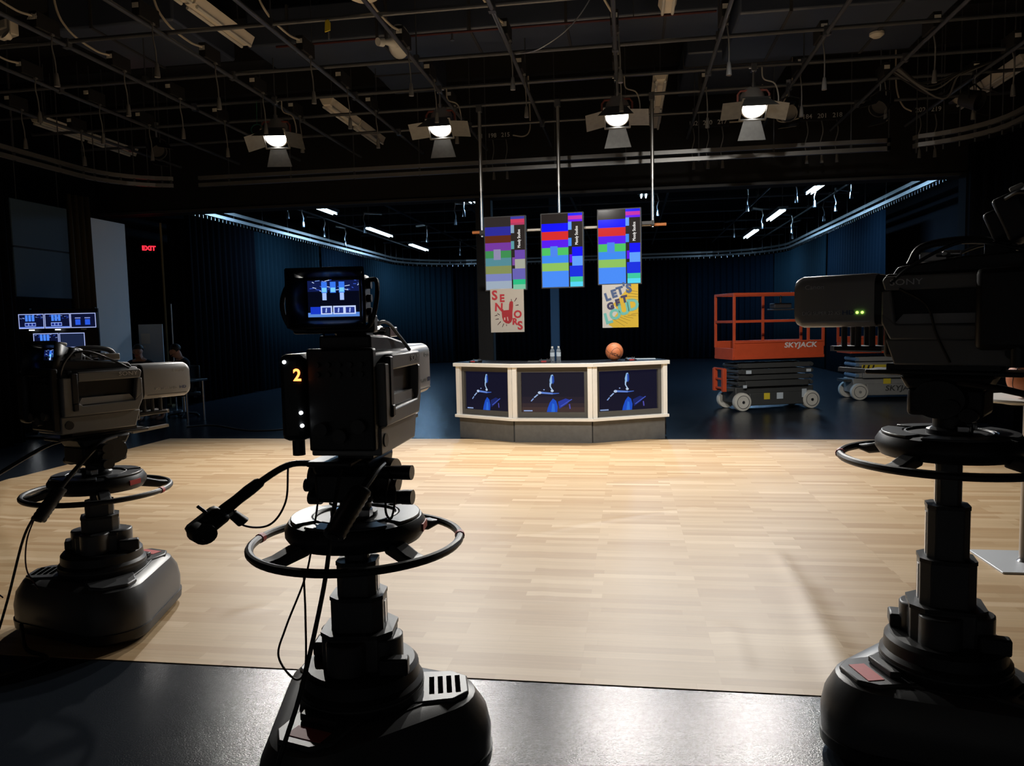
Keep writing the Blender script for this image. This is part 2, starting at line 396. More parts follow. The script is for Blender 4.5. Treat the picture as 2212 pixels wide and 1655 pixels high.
grid_thing('lighting_grid', 'black pipe lighting grid hung under the ceiling above the wood-print floor', PX, PY, 1.6, 14.0, -9.6, 5.6, GZ)
grid_thing('lighting_grid', 'dark pipe grid in the far studio beyond the header', [-8.6,-6.2,-4.2,-1.4,1.0,3.4,5.2], [16.2,18.6,21,23.4,25.8,28.2,30.6], 15.6, 32, -9.2, 5.9, 4.75, .028)

# ---------------------------------------------------------------- outlet boxes with pigtails along the grid
def outlet_box(loc, label, group, conduit=True):
    t = thing('outlet_box', loc, label, 'outlet box', group=group)
    MB().box((0, 0, .0), (.09, .34, .17)).build('box', M['black_matte'], t, bevel=.006)
    MB().box((0, -.173, .02), (.07, .004, .05)).build('number_tag', M['white'], t)
    MB().box((.04, .05, -.09), (.03, .04, .02)).tube(catmull([(.04,.05,-.09),(.05,.02,-.22),(.06,.04,-.36),(.06,.05,-.5)], 4), .008, 6).build('pigtail', M['pig'], t)
    MB().lathe([(.012,.06),(.018,.05),(.024,.0),(.03,-.07),(.03,-.085)], 10, (.06,.05,-.55)).build('plug', M['pig'], t)
    if conduit: MB().tube(catmull([(0,-.17,.03),(-.05,-.36,.03),(-.16,-.62,.16),(-.22,-.75,.42),(-.22,-.78,1.06)], 6), .013, 8).build('conduit', M['conduit'], t)
    return t
ob0 = outlet_box((-6.16, 8.78, 4.91), 'small black outlet box with pale conduit, third grid pipe from the left, second row back', 'outlet boxes along the grid pipes')
ob1 = outlet_box((-7.40, 9.97, 4.91), 'small black outlet box with hanging pigtail, second grid pipe from the left, third row back', 'outlet boxes along the grid pipes', False)
ORD = ['first','second','third','fourth','fifth','sixth','seventh','eighth','ninth','tenth','eleventh','twelfth','thirteenth','fourteenth','fifteenth','sixteenth','seventeenth','eighteenth','nineteenth','twentieth']
def box_label(x, y, c):
    i = min(range(len(PX)), key=lambda k: abs(PX[k]-x)); r = 0 if y < 8.2 else 1 if y < 9.4 else 2 if y < 10.5 else 3
    return 'small black outlet box %s, %s grid pipe from the left, %s row back' % ('with pale conduit' if c else 'with hanging pigtail', ORD[i], ORD[r])
spots = [(-7.33,8.79,1),(-6.11,9.96,0),(-4.89,7.53,0),(-4.9,8.76,1),(-3.69,8.79,1),(-3.71,9.99,0),(-2.48,8.75,1),(-2.5,9.95,0),(-7.33,11.1,0),(-8.59,11.16,0),
         (-8.59,9.95,0),(-6.1,11.15,0),(-4.9,9.97,0),(-4.9,11.15,0),(-3.7,11.15,0),(-1.3,8.79,1),(-1.3,9.98,0),(-.06,8.8,1),(-.06,9.98,0),(1.1,8.8,0),(1.1,11.1,0),
         (2.3,9.6,0),(2.3,10.8,0),(3.5,9.6,0),(3.48,11.29,0),(4.7,10.4,0),(4.7,11.5,0),(-.06,11.1,0),(-2.5,11.15,0)]
for x, y, c in spots:
    o = copy_tree(ob0 if c else ob1); o.location = (min(PX, key=lambda p: abs(p-x)), y, 4.91); o['label'] = box_label(x, y, c); o['group'] = 'outlet boxes along the grid pipes'
nb = outlet_box((-6.16, 7.58, 4.91), 'black outlet box lettered 204 at the top left of the grid', None)
text('numerals', '204', .085, M['ink'], nb, frame((0, -.178, .02), (1,0,0), (0,0,1)))
def raceway(loc, nums, label, conduit):
    t = thing('raceway_box', loc, label, 'outlet box')
    MB().box((0, 0, 0), (.72, .09, .13)).build('box', M['black_matte'], t, bevel=.006)
    for i, n in enumerate(nums):
        x = -.24 + .24*i
        text('numerals', n, .105, M['ink'], t, frame((x, -.048, .0), (1,0,0), (0,0,1)), bold=.001)
        MB().tube(catmull([(x,0,-.06),(x+.02,-.02,-.25),(x-.02,.01,-.45),(x+.01,0,-.62)], 4), .009, 6).build('pigtail', M['pig'], t)
        MB().lathe([(.012,.06),(.02,.05),(.024,0),(.03,-.08)], 10, (x+.01,0,-.68)).build('plug', M['pig'], t)
    if conduit: MB().tube(catmull(conduit, 6), .013, 8).build('conduit', M['conduit'], t)
raceway((-2.36,13.65,4.95), ['181','198','215'], 'black raceway box lettered 181 198 215 above the left hanging screen', [(.36,0,0),(.55,0,-.03),(.66,0,.05),(.68,0,.3),(.66,0,1.0)])
raceway((1.37,13.65,4.95), ['182','200','217'], 'black raceway box lettered 182 200 217 left of the rightmost lamp', [(.36,0,0),(.6,0,.0),(.8,0,.0),(.9,0,.1),(.9,0,1.0)])
raceway((3.23,13.65,4.95), ['184','201','218'], 'black raceway box lettered 184 201 218 right of the rightmost lamp', [(-.36,0,0),(-.6,0,-.05),(-.72,0,.02),(-.6,0,.3),(-.48,0,.6),(-.48,0,1.0)])
raceway((5.0,13.65,4.95), ['202','219'], 'black raceway box lettered 202 219 near the right curtain track', [(-.36,0,0),(-.5,0,.1),(-.6,0,.4),(-.62,0,1.0)])

# ---------------------------------------------------------------- fluorescent battens (off)
def batten(x, y0, y1, z, label):
    t = thing('fluorescent_batten', (x, y0, z), label, 'light fitting'); L_ = y1-y0
    half = L_/2
    for k in range(2):
        a, b = k*half+.02, (k+1)*half-.02
        MB().prism([(-.11,.10),(-.06,.0),(.06,.0),(.11,.10)], a, b, 'y').build('tray', M['cream'], t, bevel=.004)
        for s in (-1, 1): MB().cyl((s*.06, a+.04, -.022), (s*.06, b-.04, -.022), .019, n=10).build('tube', M['white'], t)
    for y in (.25, L_-.25): MB().cyl((0, y, .1), (0, y, ZC-z-.33), .008, n=6).build('rod', M['pipe'], t)
batten(-4.88, 6.9, 9.62, 5.3, 'cream fluorescent batten at the top left between grid pipes')
batten(-9.36, 11.15, 13.65, 5.0, 'cream fluorescent batten high on the left above the curtain track')
batten(-4.52, 11.3, 13.9, 5.0, 'cream fluorescent batten between the two left lamps')
batten(.49, 11.2, 14.0, 5.0, 'cream fluorescent batten between the two right lamps')
batten(.5, 7.2, 9.69, 5.3, 'cream fluorescent batten at the top edge right of the middle')
batten(5.38, 11.5, 13.87, 5.0, 'cream fluorescent batten at the far right above the curtain track')

# ---------------------------------------------------------------- curtain tracks
def track(pts, z, label, hooks=True, w=.055, h=.10, gap=.05):
    t = thing('curtain_track', (pts[0][0], pts[0][1], z), label, 'curtain track')
    P = [Vector((p[0]-pts[0][0], p[1]-pts[0][1], 0)) for p in pts]
    for zz in (0, h+.02):
        m = MB()
        for a, b in zip(P, P[1:]): m.bar(a+Vector((0,0,zz)), b+Vector((0,0,zz)), w, h*.62)
        m.build('rail', M['alu'], t)
    acc = 0; last = P[0]
    hk = MB()
    for a, b in zip(P, P[1:]):
        L_ = (b-a).length; n = max(1, int(L_/.9))
        MB().box(((a+b)/2+Vector((0,0,h*.6)))[:], (.03,.03,.2)).cyl(((a+b)/2+Vector((0,0,h)))[:], ((a+b)/2+Vector((0,0,ZC-z-.33)))[:], .008, n=6).build('bracket', M['pipe'], t)
        if hooks:
            k = max(1, int(L_/.16))
            for i in range(k):
                p = a+(b-a)*(i+.5)/k; hk.box((p.x, p.y, -.075), (.014,.014,.07))
    if hooks: tag(hk.build('hooks', M['steel'], t), kind='stuff')
    return t
def arc(cx, cy, r, a0, a1, n=10): return [(cx+r*math.cos(math.radians(a0+(a1-a0)*i/n)), cy+r*math.sin(math.radians(a0+(a1-a0)*i/n))) for i in range(n+1)]
track([(-7.42+1.14*i, 12.58) for i in range(0, 11)]+[(3.93,12.58)], 4.15, 'long straight aluminium curtain track in front of the header', False)
track([(-7.87,12.52)]+arc(-7.5,11.3,1.26,110,180,7)+[(-8.76,y) for y in (10.5,9.5,8.5,7,5.5)], 4.15, 'curved aluminium curtain track at the upper left of the near studio', False)
track([(4.30,12.52)]+arc(3.9,11.25,1.25,70,0,7)+[(5.15,y) for y in (10.4,9.4,8,6.5)], 4.15, 'curved aluminium curtain track at the upper right of the near studio')
TL, TR, TB = -9.45, 6.0, 32.6
track([(TL,15.2+1.5*i) for i in range(10)]+arc(TL+3,TB-3,3,180,90,10)+[(x,TB) for x in (-4.5,-2.5,-.5,1.5)]+arc(TR-3,TB-3,3,90,0,10)+[(TR,28-1.6*i) for i in range(9)], 4.25,
      'long aluminium curtain track running round the far studio', True, .09, .12)

# ---------------------------------------------------------------- curtains
def curtain(path, z0, z1, label, m, amp=.05, wl=.24, name='curtain'):
    P = [Vector((p[0], p[1], 0)) for p in path]; cum = [0]
    for a, b in zip(P, P[1:]): cum.append(cum[-1]+(b-a).length)
    n = int(cum[-1]/wl*8); V = []; F = []; j = 0; ph = random.random()*6
    for i in range(n+1):
        s = cum[-1]*i/n
        while j < len(P)-2 and cum[j+1] < s: j += 1
        a, b = P[j], P[j+1]; d = (b-a).normalized(); nn = Vector((-d.y, d.x, 0)); p = a+d*(s-cum[j])
        o1 = amp*math.sin(2*PI*s/wl+ph+.6*math.sin(s*1.7)); o2 = amp*1.25*math.sin(2*PI*s/wl+ph+.9*math.sin(s*1.7+.5))
        V += [(p+nn*o2)[:2]+(z0,), (p+nn*(o1+o2)/2)[:2]+((z0+z1)/2,), (p+nn*o1*.7)[:2]+(z1,)]
    for i in range(n):
        for k in (0, 1): F.append((i*3+k, i*3+3+k, i*3+4+k, i*3+1+k))
    mb = MB(); mb.v = V; mb.f = F
    return tag(mb.build(name, m, smooth=60, sol=.012), label, 'curtain')
ct = 4.12
curtain([(TL,15.4),(TL,18.4)], .03, ct, 'black curtain at the near end of the left far-studio wall', M['curtain_black'])
curtain([(TL,18.5),(TL,22.6)], .03, ct, 'dark teal curtain on the left side wall of the far studio', M['curtain_teal'])
curtain([(TL,22.7),(TL,26.6)], .03, ct, 'teal-black curtain further along the left side wall, behind the middle camera', M['curtain_blue'])
curtain([(TL,26.7)]+arc(TL+3,TB-3,3,180,110,8), .03, ct, 'blue-lit curtain rounding the left rear corner of the far studio', M['curtain_teal'])
curtain(arc(TL+3,TB-3,3,108,90,4)+[(-3.0,TB)], .03, ct, 'black curtain across the rear left of the far studio', M['curtain_black'])
curtain([(-2.9,TB),(2.4,TB)], .03, ct, 'black curtain across the rear behind the hanging screens', M['curtain_black'])
curtain([(2.5,TB)]+arc(TR-3,TB-3,3,90,30,8), .03, ct, 'navy curtain rounding the right rear corner behind the orange lift', M['curtain_blue'])
curtain(arc(TR-3,TB-3,3,28,0,4)+[(TR,24.5)], .03, ct, 'bluish curtain on the right side wall of the far studio', M['curtain_teal'])
curtain([(TR,24.4),(TR,19.3)], .03, ct, 'navy pleated curtain on the right side wall nearer the header', M['curtain_blue'])
curtain([(-9.55,11.98),(-9.45,12.42)], .03, 4.0, 'narrow dark brown bunched curtain between blue panel and grey flat', mat('dark_brown_curtain', (.07,.06,.045), .9, spec=.05), .09, .12)
curtain([(-8.80,8.5),(-8.80,9.85)], .03, 4.05, 'black bunched curtain hanging at the far left edge', M['curtain_black'], .08, .16)
curtain([(5.15,11.0)]+arc(3.9,11.25,1.25,0,40,5), .03, 4.05, 'black curtain hanging under the right curved track', M['curtain_black'], .06, .2)
curtain([(-9.7,15.1),(-9.3,15.3)], .03, 4.0, 'black curtain edge beside the exit sign', M['curtain_black'], .05, .2)

# ---------------------------------------------------------------- cold strip lamps of the far studio
def strip_lamp(x, y0, y1, z, label, tilt=0):
    t = thing('strip_lamp', (x, y0, z), label, 'lamp'); L_ = y1-y0
    MB().prism([(-.14,.13),(-.10,.05),(.10,.05),(.14,.13)], 0, L_, 'y').build('tray', M['steel'], t)
    for s in (-1, 1): MB().cyl((s*.055, .03, .02), (s*.055, L_-.03, .02), .017, n=8).build('tube', M['tube_lit'], t)
    for y in (.15, L_-.15): MB().cyl((0, y, .12), (0, y, ZC-z-.33), .01, n=6).build('rod', M['steel'], t)
    ld = bpy.data.lights.new('strip_light', 'AREA'); ld.shape = 'RECTANGLE'; ld.size = .2; ld.size_y = L_; ld.energy = STRIP_POWER; ld.color = (.34,.63,1.0)
    lo = bpy.data.objects.new('strip_light', ld); COL.objects.link(lo); lo.parent = t; lo.location = (0, L_/2, -.03)
strip_lamp(-7.7, 18.4, 19.6, 4.6, 'lit cold strip lamp nearest the header on the left')
strip_lamp(-7.87, 22.6, 25.0, 4.6, 'lit cold strip lamp second from the header on the left')
strip_lamp(-7.97, 27.6, 30.0, 4.6, 'lit cold strip lamp farthest back on the left')
strip_lamp(-3.77, 18.3, 18.8, 4.6, 'short lit strip lamp left of the black column')
strip_lamp(.40, 18.6, 19.2, 4.6, 'short lit strip lamp right of the right hanging screen')
strip_lamp(4.40, 18.2, 19.8, 4.6, 'lit cold strip lamp nearest the header on the right')
strip_lamp(4.33, 22.5, 24.8, 4.6, 'lit cold strip lamp second from the header on the right')
strip_lamp(4.37, 27.2, 29.8, 4.6, 'lit cold strip lamp farthest back on the right')
# hanging power pigtails of the far studio
pg = None
PIG = sorted([(-7.97,17.26),(-8.27,18.83),(-8.6,21),(-8.9,23.4),(-7.2,20.5),(-4.41,19.61),(-3.9,18.2),(.74,19.52),(2.9,19.41),(3.8,18.3),(4.39,19.14),(5.1,20.06),(4.91,18.0),(3.86,23.21),(4.99,24.67),(3.36,25.33),(-6.2,23.4),(-6.2,28.2),(5.3,22),(5.4,26.5)], key=lambda p: (p[0]-p[1]*.153)/(p[1]+p[0]*.153))
for n_, (x, y) in enumerate(PIG):
    if pg is None:
        pg = thing('power_pigtail', (x, y, 4.75), 'short power pigtail under the far studio grid, first from the left', 'cable', group='pigtails under the far grid')
        MB().tube(catmull([(0,0,0),(.03,-.02,-.15),(.0,.01,-.3),(.01,0,-.42)], 4), .014, 6).build('cord', M['steel'], pg)
        MB().lathe([(.016,.08),(.03,.06),(.04,-.06),(.04,-.08)], 8, (.01,0,-.46)).build('plug', M['steel'], pg)
        MB().bar((-.5,.0,.01), (.02,0,.01), .05, .05).build('arm', M['steel'], pg)
    else:
        o = copy_tree(pg); o['label'] = 'short power pigtail under the far studio grid, %s from the left' % ORD[n_]; o.location = (x, y, 4.75); o.rotation_euler.z = random.uniform(0, 6)

# ================================================================ FRESNEL LAMPS
def fresnel(loc, yaw, tilt, label, doors, drop=.40, cable=True, power=None, cone=104):
    """loc: where the stem meets the pipe; the lamp looks along local +Y, turned by yaw and tilted down"""
    t = thing('fresnel_lamp', loc, label, 'lamp', rz=yaw)
    MB().box((0,0,.03), (.07,.08,.10)).cyl((-.06,0,.03),(.06,0,.03), .012, n=8).build('clamp', M['steel'], t, bevel=.005)
    MB().cyl((0,0,0),(0,0,-drop+.17), .017, n=10).cyl((0,0,-drop+.24),(0,0,-drop+.19), .03, n=10).build('stem', M['steel'], t)
    yk = [(-.20,0,-.06),(-.20,0,.10),(-.165,0,.145),(0,0,.15),(.165,0,.145),(.20,0,.10),(.20,0,-.06)]
    MB(Matrix.Translation((0,0,-drop))).tube(yk, .014, 8).build('yoke', M['yoke'], t)
    T = Matrix.Translation((0,0,-drop-.04)) @ Matrix.Rotation(-tilt, 4, 'X') @ Matrix.Rotation(-PI/2, 4, 'X')   # local z -> lamp axis
    hs = MB(T).lathe([(.06,-.24),(.13,-.22),(.155,-.15),(.158,.02),(.165,.03),(.165,.06),(.150,.062),(.148,.03)], 28).build('housing', M['fres_body'], t)
    for a in range(5): MB(T).box((0, 0, -.2+a*.035), (.318,.06,.008)).build('fin', M['dgrey'], hs)
    MB(T).lathe([(0,.055),(.07,.05),(.146,.035)], 28).build('lens', M['lens_lit'], t)
    fr = MB(T)
    for s in (-1,1): fr.box((s*.165,0,.075),(.02,.34,.025)).box((0,s*.165,.075),(.34,.02,.025))
    fr.build('door_frame', M['barn'], t)
    # barn doors: in lamp space -y is up after the turn
    for nm, ax, ang, w0, w1, ln in (('top',(0,-1),doors[0]-R(7),.28,.46,.27),('bottom',(0,1),doors[1],.22,.36,.25),('left',(1,0),doors[2],.26,.26,.25),('right',(-1,0),doors[3],.26,.26,.25)):
        h = Vector((ax[0]*.168, ax[1]*.168, .085)); out = Vector((ax[0], ax[1], 0)); side = Vector((-ax[1], ax[0], 0))
        d = Vector((0,0,1))*math.cos(ang)+out*math.sin(ang)
        nn = side.cross(d)*.003
        a, b = h-side*w0/2, h+side*w0/2; c, e = h+d*ln+side*w1/2, h+d*ln-side*w1/2
        q = [a, b, c, e]
        MB(T).add([tuple(p-nn) for p in q]+[tuple(p+nn) for p in q], [(3,2,1,0),(4,5,6,7),(0,1,5,4),(1,2,6,5),(2,3,7,6),(3,0,4,7)]).build('barn_door', M['barn'], t)
    if cable:
        MB().tube(catmull([(-.2,.0,-drop-.1),(-.30,.05,-drop-.02),(-.26,.05,-drop+.2),(-.12,.03,-.12),(-.1,.02,.03)], 6), .009, 6).build('power_cord', M['conduit'], t)
    ld = bpy.data.lights.new('fresnel_beam', 'SPOT'); ld.energy = power or FRESNEL_POWER; ld.spot_size = math.radians(cone); ld.spot_blend = 1.0; ld.shadow_soft_size = .09; ld.color = (1,.965,.905)
    lo = bpy.data.objects.new('fresnel_beam', ld); COL.objects.link(lo); lo.parent = t
    lo.matrix_local = T @ Matrix.Translation((0,0,.10)) @ Matrix.Rotation(PI, 4, 'X')
    return t
R = math.radians
fresnel((-4.94,10.45,4.80), PI+R(10), R(50), 'leftmost lit fresnel lamp in a red-brown yoke with a green cable loop', (R(24),R(50),R(62),R(72)))
fresnel((-2.53,10.45,4.80), PI+R(0), R(52), 'second lit fresnel lamp from the left, above the left end of the desk', (R(24),R(44),R(82),R(82)))
fresnel((-.12,10.45,4.80), PI+R(-2), R(52), 'third lit fresnel lamp from the left, above the right hanging screen', (R(24),R(46),R(72),R(84)))
fresnel((1.63,10.45,4.80), PI+R(3), R(51), 'rightmost lit fresnel lamp in a red-brown yoke', (R(24),R(46),R(84),R(72)))
# two key lamps of the same kind on the grid above the cameras, lighting the desk from the front
fresnel((-1.34,5.30,4.80), R(-3), R(30), 'lit fresnel lamp above the cameras aimed at the desk front', (R(35),R(60),R(60),R(60)), power=KEY_POWER, cone=62)
fresnel((1.06,5.30,4.80), R(-6), R(27), 'lit fresnel lamp above the cameras aimed past the desk towards the lifts', (R(35),R(60),R(60),R(60)), power=KEY_POWER*.8, cone=66)
tag(MB().tube([(-5.20+.09*math.cos(2*PI*i/20), 10.4, 4.44+.075*math.sin(2*PI*i/20)) for i in range(20)], .008, 6, True).cyl((-5.2,10.4,4.51),(-5.2,10.42,4.84), .004, n=6).build('coiled_cord', mat('green_cord', (.05,.25,.16), .5)),
    'thin green cord loop hanging beside the leftmost lamp', 'cord')

# ================================================================ HANGING SCREENS, POSTERS, CROSSBAR
BARS2 = dict(L=[('#2b2522',0,.13),('#1212ff',.13,.24),('#d82c2c',.24,.355),('#5a1cf0',.355,.46),('#4fc463',.46,.565),('#3f8cf0',.565,.67),('#8fc25e',.67,.78),('#4a8df8',.78,1)],
             C='#4d86ee', top=('#2020ff','#c832a8','#6a1cf8'), s1='#68a2fa', s2='#3f8cf0', b1='#1414fa', v='#6010f0', b2='#62a0fc', b3='#1a30e0', g='#3fc8a0', e='#58d6f4')
BARS1 = dict(L=[('#302a28',0,.13),('#2c2b96',.13,.25),('#5c2a17',.25,.35),('#74389c',.35,.46),('#3e8a50',.46,.56),('#538892',.56,.67),('#828c56',.67,.78),('#7a82ba',.78,.88),('#9aa8b8',.88,1)],
             C='#8c88a8', top=('#4040a0','#cc3a5c','#b03a60'), s1='#86a0b8', s2='#5a98a0', b1='#6a48a8', v='#7a4a98', b2='#a4a698', b3='#6660ae', g='#2cba80', e='#7cc0a0')  # light falling on the left screen is put into its washed-out colours
def bars(B):
    P = [(rect(0,0,1,1), '#2b2522')]
    for c, a, b in B['L']: P.append((rect(0,a,.655,b), c))
    P.append((rect(.21,.44,.39,.585), B['C']))
    a, b, c = B['top']
    P += [(rect(.655,0,1,.035), a), (rect(.655,.035,1,.085), b), (rect(.655,.085,1,.115), c), (rect(.655,.115,.74,.225), B['s1']), (rect(.655,.335,.735,.445), B['s2']),
          (rect(.745,.46,1,.585), B['b1']), (rect(.68,.56,.745,.67), B['v']), (rect(.745,.585,1,.715), B['b2']), (rect(.68,.715,1,.865), B['b3']), (rect(.69,.865,1,.935), B['g']), (rect(.69,.935,1,1), B['e'])]
    return P
def hanging_screen(x, zc, polex, B, label, w=.60, h=1.06, tilt=0):
    t = thing('hanging_screen', (x, 11.2, zc), label, 'screen', rz=R(-4))
    MB().box((0,.035,0), (w+.035, .06, h+.035)).build('casing', M['dgrey'], t, bevel=.006)
    painted('picture', bars(B), M['screen'], t, frame((0,.003,0), (1,0,0), (0,0,1)), w, h)
    text('side_lettering', 'Moody Studios', .062, M['screen_ink'], t, frame((w*.36,-.009,h*.195), (0,0,1), (-1,0,0)), ext=.0005, sx=.72)
    dx = polex-x
    MB().box((dx,.11,.33), (.05,.06,.07)).box((dx*.5,.085,.33),(abs(dx),.03,.05)).build('bracket', M['dgrey'], t, bevel=.004)
    MB().cyl((dx,.14,.27),(dx,.14,1.0), .019, n=10).cyl((dx,.14,.95),(dx,.14,GZ-zc-.01), .026, n=10).build('pole', M['alu'], t)
    MB().box((dx,.14,GZ-zc), (.08,.09,.1)).build('pole_clamp', M['pipe'], t)
    return t
M['screen_ink'] = mat('lit_screen_lettering', (.5,.5,.5), .5, emit=(.85,.85,.85), estr=.9)
hanging_screen(-1.79, 2.645, -2.17, BARS1, 'left hanging portrait screen with washed-out colour blocks')
hanging_screen(-.945, 2.66, -1.0, BARS2, 'middle hanging portrait screen with vivid colour blocks and no poster')
hanging_screen(-.118, 2.685, .355, BARS2, 'right hanging portrait screen with vivid colour blocks above the yellow poster')
cb = thing('crossbar', (-2.29,11.38,2.99), 'horizontal pipe with orange ends behind the hanging screens', 'pipe')
MB().cyl((.0,0,0),(2.83,0,.01), .02, n=12).build('pipe', M['cream'], cb)
M['orange_tape'] = mat('orange_pipe_tape', (.75,.26,.08), .5)
MB().cyl((-.02,0,0),(.14,0,0), .023, n=12).build('taped_end', M['orange_tape'], cb); MB().cyl((2.62,0,.01),(2.85,0,.01), .023, n=12).build('taped_end', M['orange_tape'], cb)

def letters(t, s, size, col, u, v, w, h, rot=0, bold=.004, off=-.004, sx=1.0):
    c, s_ = math.cos(rot), math.sin(rot)
    return text('letters', s, size, col, t, frame(((u-.5)*w, off, (.5-v)*h), (c,0,s_), (-s_,0,c)), ext=.0004, bold=bold, sx=sx)
M['ink_red'] = mat('red_poster_paint', (.55,.03,.045), .7); M['ink_navy'] = mat('blue_poster_paint', (.07,.12,.26), .7); M['ink_purple'] = mat('dark_purple_poster_paint', (.045,.04,.11), .7)
M['ink_teal'] = mat('turquoise_poster_paint', (.16,.52,.46), .7)
po = thing('poster', (-1.775,11.197,1.805), 'white poster reading SENIORS with a red horned hand', 'poster', rz=R(-4)); w, h = .51, .645
pol = [(rect(0,0,1,1), '#c9c0b4')]
for a, b in (((.12,.62),(.20,.60)),((.14,.70),(.24,.69)),((.20,.83),(.30,.75)),((.34,.88),(.39,.80)),((.47,.86),(.47,.82)),((.63,.24),(.63,.28)),((.72,.30),(.79,.22)),((.75,.39),(.84,.38)),((.20,.56),(.27,.60))):
    pol.append((stroke(*a, *b, .007, .011), '#4a2024'))
pol.append(([(.33,.50),(.55,.49),(.56,.36),(.585,.30),(.64,.285),(.68,.31),(.68,.40),(.655,.55),(.65,.70),(.61,.77),(.54,.805),(.45,.79),(.38,.74),(.345,.66)], '#b01f2a'))
pol += [(stroke(.36,.47,.37,.53,.022,.02), '#b01f2a'), (rect(.40,.66,.44,.72), '#d8b0a8'), (stroke(.50,.65,.52,.74,.015), '#d8b0a8')]
painted('sheet', pol, M['print'], po, frame((0,0,0), (1,0,0), (0,0,1)), w, h)
for s, u, v, sz, ro in (('S',.13,.155,.19,.0),('E',.35,.225,.15,.0),('N',.25,.43,.165,-.05),('O',.81,.60,.15,.0),('R',.72,.765,.13,-.05),('S',.875,.86,.17,.05)):
    letters(po, s, sz, M['ink_red'], u, v, w, h, ro, .006)
po2 = thing('poster', (-.112,11.197,1.83), 'white and yellow poster reading LET\'S GET LOUD', 'poster', rz=R(-4)); w, h = .52, .625
pol = [(rect(0,0,1,1), '#cfcac2'), ([(.80,0),(1,0),(1,1),(.30,1),(.17,.93),(.45,.62),(.30,.45),(.60,.2)], '#d9b322')]
for k in range(6): pol.append((stroke(.30+.1*k, .80-.02*k, .62+.08*k, .97-.06*k, .004), '#8a7010'))
for k in range(4): pol.append((stroke(.72,.14+.07*k,.99,.18+.06*k,.004), '#8a7010'))
painted('sheet', pol, M['print'], po2, frame((0,0,0), (1,0,0), (0,0,1)), w, h)
for s, u, v, sz, ro, mt in (('L',.15,.29,.15,.30,'ink_navy'),('E',.33,.22,.15,.28,'ink_navy'),('T',.50,.155,.15,.26,'ink_navy'),("'",.615,.07,.15,.2,'ink_navy'),('S',.74,.105,.17,.1,'ink_navy'),
                             ('G',.23,.505,.13,.25,'ink_purple'),('E',.43,.425,.12,.22,'ink_purple'),('T',.62,.35,.13,.20,'ink_purple'),
                             ('L',.16,.79,.21,.25,'ink_teal'),('O',.36,.70,.20,.22,'ink_teal'),('U',.60,.585,.23,.18,'ink_teal'),('D',.85,.49,.23,.15,'ink_teal')):
    letters(po2, s, sz, M[mt], u, v, w, h, ro, .010)

# ================================================================ THE DESK
desk = thing('news_desk', (-1.0,10.4,0), 'three-sided presenter desk with white frame, grey plinth and three built-in screens', 'desk')
DV = [Vector((-1.43,.12,0)), Vector((-.55,-.37,0)), Vector((.53,-.43,0)), Vector((1.52,.08,0))]
def figure(dim):
    bg = '#14142a' if dim else '#201e2c'; lo = '#161424' if dim else '#4a3836'
    P = [(rect(0,0,1,1), bg)]
    if not dim: P += [(rect(0,.62,1,.8), '#2a2430'), (rect(0,.78,1,.9), '#3a2e32'), (rect(0,.88,1,1), lo)]
    P += [([(.475,.07),(.505,.06),(.515,.12),(.505,.22),(.48,.30),(.455,.28),(.45,.20)], '#9cc8f8'), ([(.49,.09),(.52,.1),(.525,.24),(.505,.30),(.49,.28)], '#2a50b8'),
          ([(.45,.27),(.475,.29),(.47,.36),(.50,.44),(.485,.46),(.45,.36)], '#b8d8ff'), (ell(.49,.47,.025,.03), '#d0e4ff'),
          (stroke(.28,.51,.50,.54,.025,.02), '#6a90e8'), (ell(.29,.515,.03,.035), '#c8dcff'), (stroke(.26,.56,.20,.64,.012), '#a8c4f4'), (stroke(.19,.66,.15,.73,.010), '#90b0ee'),
          (stroke(.50,.54,.60,.53,.015,.008), '#4a74d8'), (ell(.36,.44,.012,.014), '#a0b8f0'),
          ([(.50,.66),(.55,.72),(.575,.86),(.565,1.0),(.40,1.0),(.415,.90),(.45,.76)], '#1e56d8'), ([(.49,.78),(.52,.80),(.53,1.0),(.47,1.0)], '#2f78f0'),
          ([(.58,.74),(.70,.66),(.78,.70),(.72,.80),(.60,.92)], '#2c3fae' if not dim else '#1c2a70'), (stroke(.62,.86,.80,.68,.010), '#4a60d0'), (stroke(.76,.80,.77,.92,.010), '#5a58c0'),
          (rect(.03,.955,.17,.985), '#9cb4e8')]
    return P
